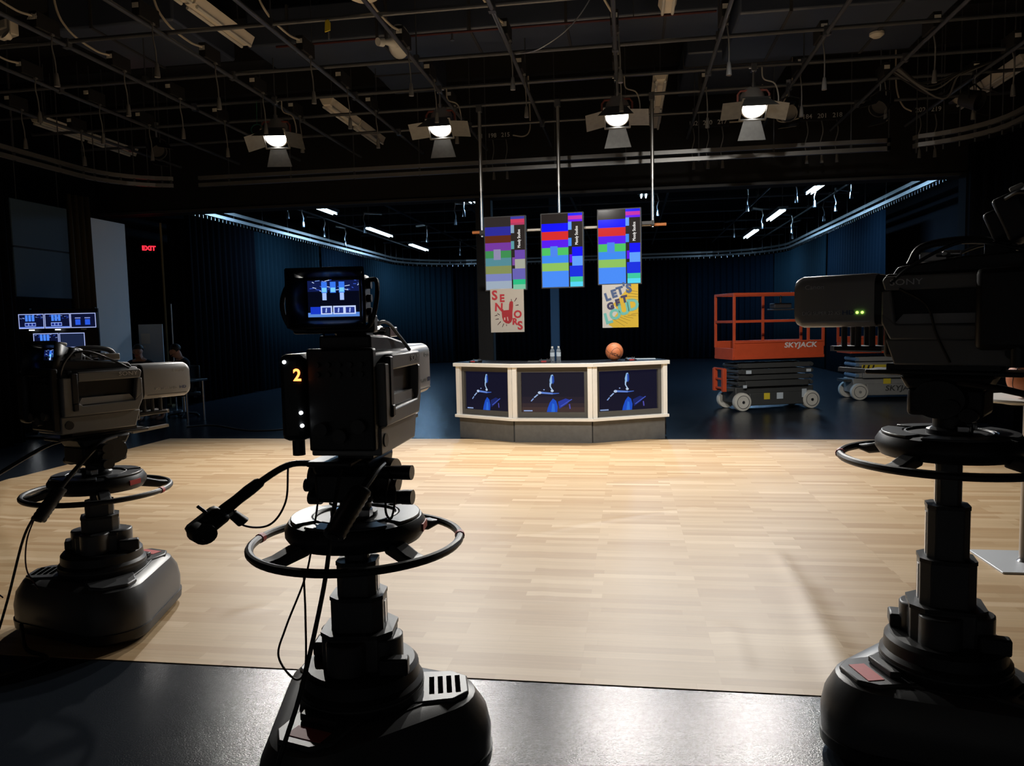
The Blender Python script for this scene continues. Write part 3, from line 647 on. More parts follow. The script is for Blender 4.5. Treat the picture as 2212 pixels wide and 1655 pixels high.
for i in range(3):
    a, b = DV[i], DV[i+1]; d = (b-a).normalized(); n = Vector((d.y, -d.x, 0)); L_ = (b-a).length
    m4 = Matrix(((d.x, -n.x, 0, a.x), (d.y, -n.y, 0, a.y), (0, 0, 1, 0), (0, 0, 0, 1)))     # local: x along the front, y into the desk
    MB(m4).box((L_/2,.06,.15), (L_-.04,.04,.30)).build('plinth_panel', M['plinth'], desk)
    MB(m4).box((L_/2,.02,.320), (L_+.02,.10,.04)).build('lower_rail', M['offwhite_desk'], desk, bevel=.004)
    MB(m4).box((L_/2,.02,1.045), (L_+.03,.12,.05)).build('top_rail', M['offwhite_desk'], desk, bevel=.004)
    for x in (.035, L_-.035): MB(m4).box((x,.03,.68), (.062,.07,.69)).build('post', M['offwhite_desk'], desk, bevel=.003)
    tvx = MB(m4); w0, w1, z0, z1 = .066, L_-.066, .34, 1.02; yy = .05
    sw0, sw1, sz0, sz1 = w0+.05, w1-.05, z0+.075, z1-.07
    tvx.box(((w0+w1)/2, yy+.02, (z0+sz0)/2), (w1-w0,.04,sz0-z0)).box(((w0+w1)/2, yy+.02, (z1+sz1)/2), (w1-w0,.04,z1-sz1))
    tvx.box(((w0+sw0)/2, yy+.02, (sz0+sz1)/2), (sw0-w0,.04,sz1-sz0)).box(((w1+sw1)/2, yy+.02, (sz0+sz1)/2), (w1-sw1,.04,sz1-sz0))
    sur = tvx.build('screen_surround', M['tv'], desk)
    c = m4 @ Vector(((sw0+sw1)/2, yy+.035, (sz0+sz1)/2))
    painted('picture', figure(i != 1), M['screen_dim'], desk, frame(c[:], d[:], (0,0,1)), sw1-sw0, sz1-sz0, back=.02)
    MB(m4).box((L_/2,.105,.68), (L_-.05,.03,.70)).build('back_board', M['tv'], desk)
top = [(-1.45,.13),(-.56,-.385),(.535,-.445),(1.54,.09),(1.30,.62),(.30,.20),(-.42,.24),(-1.20,.68)]
MB().prism(top, 1.062, 1.078).build('desk_top', M['desk_top'], desk)
MB().prism([(x*.98, y*.9+.05) for x, y in top], .02, 1.0).build('carcass', M['black_matte'], desk)
for o in list(desk.children):
    if o.name.startswith('carcass'):
        # the carcass stays behind the screens
        for v in o.data.vertices: v.co.y = max(v.co.y, {0: .3}.get(0) if abs(v.co.x) > 1.1 else -.2)

# things on the desk
def bottle(loc, label):
    t = thing('water_bottle', loc, label, 'bottle')
    MB().lathe([(.026,0),(.031,.006),(.031,.05),(.029,.06),(.031,.07),(.031,.13),(.028,.15),(.014,.178),(.0125,.185)], 16).build('bottle_body', M['bottle'], t)
    MB().lathe([(.0318,.065),(.0318,.12)], 16).build('wrap', M['paper'], t)
    MB().lathe([(.0145,.183),(.0145,.205),(.0,.205)], 12).build('cap', M['white'], t)
bottle((-1.04,10.45,1.078), 'left of two clear water bottles on the desk'); bottle((-.955,10.47,1.078), 'right of two clear water bottles on the desk')
def basketball(loc, label, rot=(.4,.3,.2)):
    r = .121; t = thing('basketball', loc, label, 'ball'); t.rotation_euler = rot
    MB().sphere((0,0,0), r, 32, 20).build('ball_skin', M['bball'], t)
    def ring(f, name='seam'): MB().tube([f(2*PI*i/48) for i in range(48)], .0022, 6, True).build(name, M['inkblack'], t)
    k = r*.9985
    ring(lambda a: (k*math.cos(a), k*math.sin(a), 0)); ring(lambda a: (k*math.cos(a), 0, k*math.sin(a)))
    for s in (-1, 1):
        def g(a, s=s):
            v = Vector((math.cos(a)*.62, math.sin(a)*.95, s*(.78+.12*math.cos(2*a)))).normalized(); w = Vector((v.x, v.z*1.0, v.y)); return tuple(w*k)
        ring(g)
    return t
b1 = basketball((-.19,10.42,1.199), 'orange basketball resting on the right of the presenter desk', (.5,.35,.3))
text('maker_mark', 'NCAA', .05, M['inkblack'], b1, frame((0,-.1215,.02), (1,0,0), (0,0,1)))
def talkback(loc, rz, label, w=.16):
    t = thing('talkback_box', loc, label, 'talkback unit', rz=rz)
    MB().prism([(-.05,0),(.05,0),(.05,.035),(-.05,.015)], -w/2, w/2, 'x').build('case', M['black'], t, bevel=.003)
    MB().box((-.01,-.052,.012), (.07,.006,.016)).build('front_label', M['red'], t)
    for x in (-.05,.03,.06): MB().cyl((x,.02,.025),(x,.02,.045), .008, n=8).build('knob', M['steel'], t)
talkback((-2.12,10.44,1.079), R(-28), 'black talkback box with red front on the left of the desk')
talkback((-1.12,10.22,1.079), 0, 'black talkback box with red front beside the water bottles')
talkback((.03,10.36,1.079), R(25), 'black talkback box with red front beside the basketball', .13)
tag(MB().box((-1.27,10.28,1.086), (.18,.10,.014)).box((-1.27,10.24,1.094),(.15,.01,.004)).build('tablet', M['dgrey'], bevel=.003), 'dark flat tablet lying left of the talkback box by the bottles', 'tablet')
tag(MB().box((.2,10.75,1.081), (.34,.22,.004)).build('paper_sheets', M['paper']), 'pale paper sheets at the right end of the desk', 'paper')

# ================================================================ SCISSOR LIFTS
def lift(loc, rz, label, chassis, ends, full=True):
    t = thing('scissor_lift', loc, label, 'scissor lift', rz=rz)      # x along the machine, the side in view is -y
    L_, W_ = 1.75, .74
    ch = MB().box((0,0,.27), (1.50,.50,.28)).box((0,0,.20),(1.05,.66,.22)).build('chassis', chassis, t, bevel=.012)
    MB().box((0,-.31,.475), (1.2,.05,.10)).build('side_rail', chassis, t, bevel=.006)
    for x, y in ((-.66,-.30),(-.66,.30),(.66,-.30),(.66,.30)):
        wh = MB().lathe([(.05,-.055),(.09,-.06),(.105,-.06),(.155,-.05),(.162,-.03),(.162,.03),(.155,.05),(.105,.06),(.09,.05),(.05,.05)], 28)
        wh.v = [(p[0]+x, p[2]+y, p[1]+.162) for p in wh.v]; w_ = wh.build('wheel', M['tyre'], t)
        MB().tube([(x+.112*math.cos(2*PI*i/28), y+math.copysign(.06,y), .162+.112*math.sin(2*PI*i/28)) for i in range(28)], .005, 6, True).build('rim_groove', M['dgrey'], w_)
        hb = MB().cyl((x,y-.03,.162),(x,y+.03,.162), .06, n=16).cyl((x,y-.07,.162),(x,y+.07,.162), .025, n=10).build('hub', M['steel'] if full else chassis, w_)
    # folded scissor stack
    for k in range(4):
        z = .47 + k*.105
        for s in (-1, 1):
            MB().box((0, s*.235, z), (1.42,.05,.085)).build('scissor_arm', chassis if s < 0 else M['lift_grey'], t, bevel=.006)
        for x in (-.69,.69): MB().cyl((x,-.29,z),(x,.29,z), .034, n=10).build('pivot', ends, t)
    # platform
    zb = .90
    MB().box((.02,0,zb+.02), (1.70,.68,.05)).build('deck', M['dgrey'], t)
    for s in (-1,1): MB().box((.02,s*.345,zb+.155), (1.72,.025,.31)).box((.02,s*.36,zb+.03),(1.72,.03,.05)).box((.02,s*.36,zb+.30),(1.72,.03,.03)).build('toe_board', M['orange'], t, bevel=.004)
    for x in (-.84,.88): MB().box((x,0,zb+.10), (.025,.68,.20)).build('end_board', M['orange'], t, bevel=.004)
    zt = zb+1.13; r = .021
    rl = MB()
    for s in (-1,1):
        for x in ((-.83,.58,.87) if s < 0 else (-.83,.10,.87)): MB().box((x,s*.345,(zb+.2+zt)/2), (.045,.035,zt-zb-.2)).build('guard_post', M['orange'], t, bevel=.004)
    for s in (-1,1):
        for z in (zt, zb+.66): MB().bar((-.85,s*.345,z),(.89 if z < zt else .89,s*.345,z), .036, .045).build('guard_rail', M['orange'], t, bevel=.004)
    for x in (-.83,.87):
        for z in (zt, zb+.66): MB().bar((x,-.345,z),(x,.345,z), .036, .045, (0,0,1)).build('guard_rail', M['orange'], t, bevel=.004)
    MB().box((.38,.22,zb+.93), (.34,.18,.09)).box((.38,.22,zb+.86),(.42,.22,.03)).build('control_tray', M['dgrey'] if full else M['lift_pale'], t, bevel=.01)
    MB().cyl((.38,.22,zb+.97),(.38,.22,zb+1.08), .018, n=8).sphere((.38,.22,zb+1.09), .026, 10, 6).build('joystick', M['black'], t)
    # ladder at the left end
    ld = MB()
    if full:
     for s in (-1,1): MB().bar((-.93,s*.17,.34),(-.93,s*.17,.74), .07, .07, (0,1,0)).build('ladder_side', M['orange'], t, bevel=.004)
    for z in ((.40,.56,.74) if full else ()): MB().bar((-.93,-.2,z),(-.93,.2,z), .03, .03).build('rung', M['orange'], t)
    MB().box((-.82,0,.37), (.16,.36,.05)).build('step', M['lift_grey'], t)
    return t
f = lift((2.46,14.12,0), R(20), 'orange platform scissor lift with dark grey base and white wheels behind the desk', M['lift_grey'], M['lift_grey'])
def sticker(t, c, d, m, name='sticker'): MB().box(c, d).build(name, m, t)
sticker(f, (-.20,-.333,.25), (.11,.006,.11), M['yellow']); sticker(f, (.05,-.333,.25), (.12,.006,.11), M['paper']); sticker(f, (.52,-.333,.28), (.09,.006,.15), M['paper'])
sticker(f, (-.55,-.338,.68), (.10,.006,.06), M['paper']); sticker(f, (.60,-.338,.68), (.09,.006,.05), M['paper']); sticker(f, (-.62,-.338,.43), (.07,.006,.05), M['paper'])
text('side_lettering', 'SKYJACK', .125, M['ink'], f, frame((.42,-.362,1.13), (1,0,0), (0,0,1)), bold=.003, shear=.15, sx=1.25)
g = lift((5.0,15.75,0), R(6), 'pale grey scissor lift with orange platform behind the right camera', M['lift_pale'], M['lift_blue'], False)
sticker(g, (-.15,-.333,.36), (.14,.006,.10), M['yellow'])
sticker(g, (.05,-.262,.62), (1.3,.008,.11), M['yellow'], 'warning_stripe')
for k in range(8): MB().add([(-.6+.09*k,-.268,.57),(-.565+.09*k,-.268,.57),(-.535+.09*k,-.268,.67),(-.57+.09*k,-.268,.67)], [(0,1,2,3)]).build('hazard_bar', M['inkblack'], g) if k in (0,1,2,7) else None
text('side_lettering', 'STAND CLEAR', .09, M['inkblack'], g, frame((.22,-.268,.62), (1,0,0), (0,0,1)), sx=1.2)
text('side_lettering', 'SKYJACK', .14, M['lift_grey'], g, frame((.15,-.334,.22), (1,0,0), (0,0,1)), bold=.002, shear=.15, sx=1.2)

# ================================================================ COCKTAIL TABLE
ct_ = thing('pedestal_table', (2.50,5.2,0), 'round white-topped pedestal table with steel pole at the right edge', 'table')
MB().box((0,0,.008), (.48,.48,.016)).build('base_plate', M['satin'], ct_, bevel=.004)
MB().lathe([(.05,.016),(.04,.03),(.036,.04),(.036,1.03)], 20).lathe([(.16,1.03),(.16,1.045)], 20).build('pole', M['steel'], ct_)
MB().lathe([(.036,.66),(.055,.66),(.055,.69),(.036,.69)], 20).build('collar', M['steel'], ct_)
MB().lathe([(.0,1.045),(.30,1.05),(.305,1.06),(.30,1.072),(0,1.072)], 40).build('table_top', M['white'], ct_)
basketball((2.46,5.14,1.194), 'orange basketball on the round pedestal table at the right edge', (.2,.6,.5))

# ================================================================ STUDIO PEDESTALS
def tri_loop(Rr, rc, z, rot=0, n=9):
    """rounded triangle, corner centres on a circle"""
    P = []
    for k in range(3):
        a = rot+k*2*PI/3; cx, cy = (Rr-rc)*math.cos(a), (Rr-rc)*math.sin(a)
        for i in range(n+1):
            b = a-PI/3+2*PI/3*i/n; P.append((cx+rc*math.cos(b), cy+rc*math.sin(b), z))
    return P
def oct_loop(w, d, ch): return [(w/2,-d/2+ch),(w/2,d/2-ch),(w/2-ch,d/2),(-w/2+ch,d/2),(-w/2,d/2-ch),(-w/2,-d/2+ch),(-w/2+ch,-d/2),(w/2-ch,-d/2)]
def pedestal(loc, ring_z, base_rot, col_rot, spoke_rot, stages, heading, label, bars, vent=0, red_at=1, hs=.80):
    t = thing('camera_pedestal', loc, label, 'pedestal')
    bs = MB().loops([tri_loop(.43,.17,.02,base_rot), tri_loop(.455,.18,.04,base_rot), tri_loop(.46,.185,.085,base_rot)]).build('bumper_skirt', M['black'], t)
    b_ = MB().loops([tri_loop(.452,.18,.085,base_rot), tri_loop(.455,.18,.16,base_rot), tri_loop(.44,.175,.225,base_rot), tri_loop(.40,.16,.285,base_rot), tri_loop(.36,.13,.30,base_rot)]).build('base_cover', M['base'], t)
    for k in range(3):
        a = base_rot+k*2*PI/3; c, s_ = math.cos(a), math.sin(a); rot = Matrix.Rotation(a, 4, 'Z')
        MB(rot).prism([(.17,-.12),(.32,-.11),(.375,-.06),(.375,.06),(.32,.11),(.17,.12)], .292, .310).build('deck_plate', M['base'], b_, bevel=.006)
        if k == vent:
            for j in range(4): MB(rot).box((.245+.031*j,.0,.3105), (.018,.12,.005)).build('vent_slot', M['slot_shade'], b_)
        elif k == red_at:
            MB(rot).box((.31,.01,.3105), (.06,.13,.004)).build('warning_label', M['pink_label'], b_)
            MB(rot).prism([(.22,-.08),(.255,-.07),(.255,.07),(.22,.08)], .312, .335).build('foot_pedal', M['charcoal'], b_, bevel=.004)
        a2 = a+PI/3; r2 = Matrix.Rotation(a2, 4, 'Z')
        MB(r2).prism([(-.13,.02),(.13,.02),(.10,.06),(-.10,.06)], .18, .20, 'x').build('edge_plate', M['charcoal'], b_)
        for s in (-1,1): MB(r2).box((.2315,s*.16,.15), (.012,.075,.028)).build('grip_slot', M['slot_shade'], b_)
        MB(r2).prism([(.16,-.12),(.21,-.16),(.222,0),(.21,.16),(.16,.12)], .296, .306).build('deck_plate', M['charcoal'], b_, bevel=.004)
    cr = Matrix.Rotation(col_rot, 4, 'Z')
    tu = MB().lathe([(.212,.29),(.217,.30),(.217,.355),(.204,.37),(.201,.41),(.188,.425),(.0,.425)], 40).build('turret', M['black'], t)
    MB().lathe([(.2185,.335),(.2195,.338),(.2185,.342)], 40).build('seam_line', M['dgrey'], tu)
    MB(cr).box((.135,-.11,.45), (.10,.05,.06)).build('valve_block', M['charcoal'], tu, bevel=.008); MB(cr).box((-.155,.07,.45),(.05,.09,.05)).build('valve_block', M['charcoal'], tu, bevel=.008)
    z_prev = .40
    w = [.245, .182, .137, .082]
    for k, zt in enumerate(stages):
        pr = oct_loop(w[k], w[k]*.86, w[k]*.18)
        st = MB(cr).prism(pr, z_prev-.05, zt).build('column_stage', M['base'], t, bevel=.004)
        MB(cr).prism([(x*1.02, y*1.02) for x, y in pr], zt-.012, zt+.002).build('stage_cap', M['black'], st)
        for s in (-1,1):
            MB(cr).box((s*w[k]*.502, 0, (z_prev+zt)/2-.01), (.004,.028,(zt-z_prev)-.04)).build('guide_strip', M['steel'], st)
        z_prev = zt
    for a in (2.6, -.35, 4.4):
        MB(cr @ Matrix.Rotation(a, 4, 'Z')).prism([(.10+.06*math.cos(i*PI/8-PI/2), .07*math.sin(i*PI/8-PI/2)) for i in range(9)]+[(.07,.07),(.07,-.07)], .40, .53).build('gas_cylinder', M['base'], t, bevel=.006)
    hz = ring_z+.008
    hub = MB().lathe([(.08,hz-.02),(.16,hz-.005),(.225,hz+.005),(.242,hz+.03),(.242,hz+.055),(.228,hz+.078),(.20,hz+.082),(.0,hz+.082)], 48).build('hub_disc', M['black'], t)
    for k in range(4):
        a0 = spoke_rot+k*PI/2+.12; a1 = a0+PI/2-.24
        outer = [(.222*math.cos(a0+(a1-a0)*i/8), .222*math.sin(a0+(a1-a0)*i/8)) for i in range(9)]
        inner = [(.15*math.cos(a1-(a1-a0)*i/8), .15*math.sin(a1-(a1-a0)*i/8)) for i in range(9)]
        MB().prism(outer+inner, hz+.080, hz+.089).build('hub_plate', M['base'], hub, bevel=.003)
    MB().tube([(.142*math.cos(2*PI*i/40), .142*math.sin(2*PI*i/40), hz+.084) for i in range(40)], .006, 6, True).build('scale_ring', M['charcoal'], hub)
    MB(Matrix.Rotation(spoke_rot-.84, 4, 'Z')).box((.236,0,hz+.045), (.014,.08,.026)).build('brake_tab', M['red'], hub)
    rg = MB().tube([(.36*math.cos(2*PI*i/64), .36*math.sin(2*PI*i/64), ring_z) for i in range(64)], .0145, 10, True).build('steering_ring', M['black'], t)
    for k in range(4):
        a = spoke_rot+k*PI/2; rot = Matrix.Rotation(a, 4, 'Z')
        pts = [(.20,hz+.03),(.25,hz+.025),(.31,hz+.005),(.352,ring_z+.008),(.352,ring_z-.010),(.30,hz-.03),(.24,hz-.018),(.20,hz-.01)]
        MB(rot).prism([(x, z) for x, z in pts], -.030, .030, 'y').build('spoke', M['base'], rg, bevel=.008)
    for a in (2.2, 5.6): MB(Matrix.Rotation(spoke_rot+a, 4, 'Z')).cyl((.36,-.012,ring_z),(.36,.012,ring_z), .0175, n=10).build('tape_band', M['red'], rg)
    # pan and tilt head, facing the camera's heading
    hr = Matrix.Rotation(heading-PI/2, 4, 'Z') @ Matrix.Translation((0,0,hz+.082)) @ Matrix.Diagonal((1,1,hs,1))
    hd_ = MB(hr).lathe([(.075,0),(.075,.02),(.055,.03),(.055,.07),(.07,.075),(.07,.09),(0,.09)], 24).build('head_mount', M['charcoal'], t)
    MB(hr).box((.05,-.055,.03), (.05,.04,.035)).build('levelling_screw', M['steel'], hd_, bevel=.004); MB(hr).box((-.05,-.055,.03),(.03,.04,.03)).build('levelling_screw', M['steel'], hd_, bevel=.004)
    h2 = MB(hr).box((0,0,.15), (.20,.24,.13)).prism([(-.12,.20),(.12,.20),(.15,.27),(-.15,.27)], -.10, .10, 'x').build('head_body', M['black'], t, bevel=.015)
    for s in (-1,1):
        MB(hr).cyl((s*.10,.01,.165),(s*.145,.01,.165), .088, .082, n=28).build('drag_disc', M['charcoal'], h2)
        MB(hr).cyl((s*.14,-.03,.14),(s*.165,-.03,.14), .03, n=16).build('disc_knob', M['black'], h2)
    for z in (.10,.205): MB(hr).cyl((.09,-.06,z),(.215,-.06,z), .026, .03, n=16).cyl((.19,-.06,z),(.225,-.06,z), .031, n=16).build('drag_knob', M['black'], h2)
    MB(hr).cyl((-.09,-.08,.10),(-.13,-.08,.10), .03, n=14).build('drag_knob', M['black'], h2)
    MB(hr).box((0,.02,.275), (.15,.50,.022)).build('wedge_plate', M['charcoal'], h2, bevel=.006)
    MB(hr).bar((.05,.18,.26),(.05,.40,.275), .03, .02).build('slide_rail', M['steel'], h2)
    for (p, kind) in bars:
        pb = MB(hr).tube(catmull(p, 6), .0135, 10).build('pan_bar', M['charcoal'], t)
        e0, e1 = Vector(p[-2]), Vector(p[-1]); d = (e1-e0).normalized(); a, b = e1-d*.17, e1+d*.015
        MB(hr).tube([a-d*.01, a, a+d*.04, a+d*.09, a+d*.14, b], [.016,.021,.023,.021,.023,.019], 14).build('grip', M['rubber'], pb)
        if kind == 'zoom':
            sd = d.cross(Vector((0,0,1))).normalized(); u = sd.cross(d)
            MB(hr).bar(e1-d*.02, e1+d*.11, .07, .075).build('zoom_demand', M['black'], pb, bevel=.018)
            MB(hr).cyl(e1+d*.08-sd*.02, e1+d*.08-sd*.075, .042, .038, n=18).build('zoom_wheel', M['rubber'], pb)
            MB(hr).cyl(e1+d*.02+u*.03, e1+d*.02+u*.075, .006, n=8).cyl(e1+d*.1-sd*.07, e1+d*.1-sd*.11, .005, n=8).build('toggle', M['black'], pb)
            MB(hr).cyl(e1-d*.03-u*.03, e1-d*.03-u*.085, .018, .022, n=12).build('clamp_knob', M['black'], pb)
        elif kind == 'fat':
            n_ = 9; q0 = e1-d*.20
            MB(hr).tube([q0+d*(.21*i/(2*n_)) for i in range(2*n_+1)], [.036 if i % 2 else .033 for i in range(2*n_+1)], 18).build('ribbed_grip', M['charcoal'], pb)
        else:
            sd = d.cross(Vector((0,0,1))).normalized(); u = sd.cross(d)
            MB(hr).cyl(e1-d*.22+u*.01, e1-d*.22+u*.05, .02, n=12).build('clamp_knob', M['black'], pb)
    return t, hz+.082+.286*hs

# ================================================================ BROADCAST CAMERAS
def view_picture():
    P = [(rect(0,0,1,1), '#050818')]
    rr = random.Random(3)
    P.append((rect(0,0,1,.30), '#101a4a'))
    for k in range(26):
        u, v = rr.random(), rr.random()*.28; P.append((stroke(u, v, min(1,u+.08*rr.random()+.02), v+.06*(rr.random()-.5), .008), rr.choice(['#7a9cf0','#c8dcff','#3a5ad0'])))
    for u in (.33,.5,.67):
        P.append((rect(u-.055,.04,u+.055,.34), '#3a78f0')); P.append((rect(u-.045,.20,u+.045,.32), '#7ad0f8'))
        if u != .5: P.append((rect(u-.04,.34,u+.04,.54), '#a8c4ff'))
    P.append((rect(0,.88,1,1), '#5a88d8')); P.append((rect(.05,.72,.30,.92), '#1838c8'))
    for u in (.36,.60,.82): P += [(rect(u-.11,.70,u+.11,.93), '#c8d8ff'), (rect(u-.085,.74,u+.085,.90), '#28388c'), (stroke(u,.76,u-.01,.88,.012), '#b0c8ff')]
    return P
def broadcast_camera(loc, heading, label, num=None, vf=(-.30,.47,0,0), led=False, lens_pitch=0, ink='ink'):
    t = thing('broadcast_camera', loc, label, 'camera', rz=heading-PI/2)   # +y is the way the lens points, +x the right-hand side
    body = MB().box((0,-.02,.185), (.20,.44,.30)).build('body', M['black'], t, bevel=.012)
    for s in (-1,1):
        x0, x1 = s*.10, s*.132
        lo, hi = min(x0,x1), max(x0,x1)
        sp = MB()
        sp.prism([(-.23,.10),(.17,.10),(.20,.16),(.20,.20),(.15,.155),(-.13,.150),(-.15,.165),(-.15,.30),(-.23,.30)], lo, hi, 'x')     # lower sweep and rear post
        sp.prism([(-.15,.275),(.19,.275),(.20,.31),(.19,.325),(-.15,.325)], lo, hi, 'x')                                              # top rail
        sp.prism([(.155,.155),(.20,.19),(.20,.275),(.17,.275)], lo, hi, 'x')
        sp.build('side_panel', M['shell'], t, bevel=.006)
        MB().prism([(-.15,.155),(.16,.155),(.13,.19),(-.13,.19)], s*.10, s*.118, 'x').build('ledge', M['lens_grey'], t)
        MB().box((s*.125,-.17,.235), (.022,.035,.17)).box((s*.13,-.17,.145),(.022,.03,.04)).build('handle_post', M['black'], t, bevel=.005)
        text('maker_mark', 'SONY', .030, M[ink], t, frame((s*.1335,.12,.302), (0,s,0), (0,0,1)), sx=1.35)
    MB().prism([(-.24,.01),(.16,.01),(.19,.10),(-.24,.10)], -.115, .115, 'x').build('docking_adapter', M['shell'], t, bevel=.006)
    for x in (-.116,.116): MB().cyl((x-.003,-.20,.055),(x+.003,-.20,.055), .022, n=16).build('lock_dial', M['black'], t)
    MB().box((0,.02,-.002), (.12,.36,.024)).build('wedge_adapter', M['charcoal'], t, bevel=.004)
    rp = MB().box((0,-.255,.19), (.215,.04,.32)).build('rear_panel', M['black'], t, bevel=.008)
    cbx = MB().box((-.148,-.20,.20), (.08,.20,.27)).build('control_box', M['black'], t, bevel=.02)
    for z in (.09,.31): MB().cyl((-.165,-.22,z-.08),(-.165,-.22,z+.0), .02, n=12).build('connector', M['charcoal'], cbx)
    for i in range(5):
        for j in range(2): MB().cyl((-.07+.035*i,-.274,.27+.03*j),(-.07+.035*i,-.285,.27+.03*j), .009, n=10).build('rear_button', M['charcoal'], rp)
    for x, z in ((-.06,.10),(.0,.08),(.06,.11)): MB().cyl((x,-.27,z),(x,-.30,z), .022, n=14).build('rear_socket', M['dgrey'], rp)
    if num:
        text('tally_numeral', num, .052, M['tally'], cbx, frame((-.125,-.302,.27), (1,0,0), (0,0,1)), bold=.0012)
        for x, z in ((-.165,.312),(-.118,.155),(-.116,.115)): MB().cyl((x,-.298,z),(x,-.304,z), .006, n=8).build('indicator', M['led_white'], cbx)
    # top: sloped lid, handle, cables
    MB().prism([(-.22,.33),(.18,.33),(.16,.36),(-.05,.385),(-.22,.39)], -.085, .085, 'x').build('top_cover', M['charcoal'], t, bevel=.008)
    MB().tube(catmull([(.0,-.14,.385),(0,-.12,.43),(0,-.02,.445),(0,.10,.43),(0,.14,.37)], 6), .014, 10).build('carry_handle', M['black'], t)
    MB().box((.05,.07,.395), (.05,.09,.035)).cyl((.03,-.02,.40),(.03,.06,.405), .014, n=8).cyl((-.04,.02,.40),(.06,.02,.40), .010, n=8).build('top_accessory', M['steel'], t, bevel=.004)
    for pts, r in (([(.06,-.2,.40),(.09,-.08,.43),(.10,.05,.38),(.11,.14,.33)], .006), ([(-.06,-.2,.40),(-.11,-.05,.43),(-.13,.1,.36),(-.13,.17,.30)], .006), ([(-.135,.14,.28),(-.15,.05,.22),(-.14,.02,.12),(-.12,-.02,.02)], .005)):
        MB().tube(catmull(pts, 6), r, 6).build('cable', M['cable'], t)
    # box lens
    LZ = .245
    T = Matrix.Translation((0,.19,LZ)) @ Matrix.Rotation(-PI/2, 4, 'X') @ Matrix.Rotation(PI, 4, 'Z')
    def ring_(w, h, r, y): return [(u, y, v+LZ) for u, v in rrect(w, h, r)]
    ln = MB().loops([ring_(.165,.175,.035,.19), ring_(.175,.185,.045,.215), ring_(.18,.19,.045,.235)]).build('lens_rear', M['charcoal'], t)
    MB().loops([ring_(.184,.195,.035,.235), ring_(.186,.198,.035,.25), ring_(.186,.198,.035,.50), ring_(.17,.18,.05,.53)]).build('lens_housing', M['lens_grey'], t)
    MB().loops([ring_(.15,.16,.05,.531), ring_(.14,.15,.05,.51)]).build('lens_glass', mat('front_lens_glass', (.01,.012,.03), .05, coat=1), t)
    for s in (-1,1):
        f_ = lambda y, z: frame((s*.0935, y, z), (0,s,0), (0,0,1))
        text('maker_mark', 'Canon', .024, M[ink], t, f_(.45,LZ+.055), sx=1.15)
        text('lens_lettering', 'DIGI SUPER 22 XS', .020, M['inkdim'] if ink == 'inkdim' else M['ink'], t, f_(.365 if s > 0 else .425,LZ-.045), sx=.92)
        text('lens_lettering', 'HD', .024, M['inkblue'], t, f_(.475 if s > 0 else .325,LZ-.045), sx=1.3)
        MB().box((s*.093,.375,LZ-.078), (.002,.25,.004)).build('trim_line', M['steel'], t)
    if led:
        for dy in (0,.018): MB().cyl((-.0945,.275+dy,LZ-.045),(-.0965,.275+dy,LZ-.045), .005, n=8).build('indicator', M['led_green'], t)
    # lens support under the housing
    sup = MB().box((0,.30,.065), (.14,.17,.018)).build('lens_support', M['charcoal'], t, bevel=.004)
    for x in (-.055,.055):
        for y in (.25,.30,.35): MB().cyl((x,y,.07),(x,y,.15), .011, n=10).build('support_post', M['dgrey'], sup)
    MB().bar((.05,.22,.06),(.05,.40,.065), .02, .02).bar((-.05,.22,.06),(-.05,.40,.065), .02, .02).build('support_rod', M['steel'], sup)
    # viewfinder on its yoke: hood opens backwards
    vy, vz, vp, vyaw = vf
    V = Matrix.Translation((-.03,vy,vz)) @ Matrix.Rotation(vyaw, 4, 'Z') @ Matrix.Rotation(vp, 4, 'X') @ Matrix.Diagonal((.84,.84,.84,1))
    yk = MB().box((0,vy+.10,(.39+vz-.1)/2), (.10,.08,max(.03,vz-.1-.37))).bar((0,vy+.1,.40),(0,-.12,.40), .10, .04).build('finder_mount', M['black'], t, bevel=.008)
    MB(V).prism([(-.155,-.06),(-.155,-.13),(.155,-.13),(.155,-.06),(.13,-.06),(.13,-.108),(-.13,-.108),(-.13,-.06)], -.02, .04, 'y').build('finder_cradle', M['charcoal'], yk, bevel=.008)
    vh = MB(V).box((0,.06,0), (.23,.10,.18)).box((0,.13,.0),(.15,.06,.12)).build('finder_housing', M['charcoal'], t, bevel=.012)
    for z in (-.05,.0,.05): MB(V).cyl((.114,.05,z),(.132,.05,z), .015, n=10).build('finder_knob', M['black'], vh)
    MB(V).box((0,.02,.108), (.09,.05,.02)).build('tally_lamp', M['white'], vh, bevel=.005)
    for s in (-1,1):
        MB(V).tube(catmull([(s*.12,.06,.07),(s*.165,.0,.06),(s*.175,-.06,-.02),(s*.15,-.06,-.10),(s*.10,-.02,-.11)], 5), .009, 8).build('finder_handle', M['charcoal'], vh)
    hoodq = []
    a, b, y0, y1 = .105, .078, .012, -.105
    A, Bb = .142, .105
    fr, bk = [(-a,y0,-b),(a,y0,-b),(a,y0,b),(-a,y0,b)], [(-A,y1,-Bb),(A,y1,-Bb),(A,y1,Bb),(-A,y1,Bb)]
    for i in range(4):
        j = (i+1) % 4
        MB(V).add([fr[i], fr[j], bk[j], bk[i]], [(0,1,2,3)]).build('hood_panel', M['black'], vh, sol=.006)
    pic = painted('finder_picture', view_picture(), M['screen'], vh, V @ frame((0,.0,0), (1,0,0), (0,0,1)), .195, .135, eps=.0003)
    return t

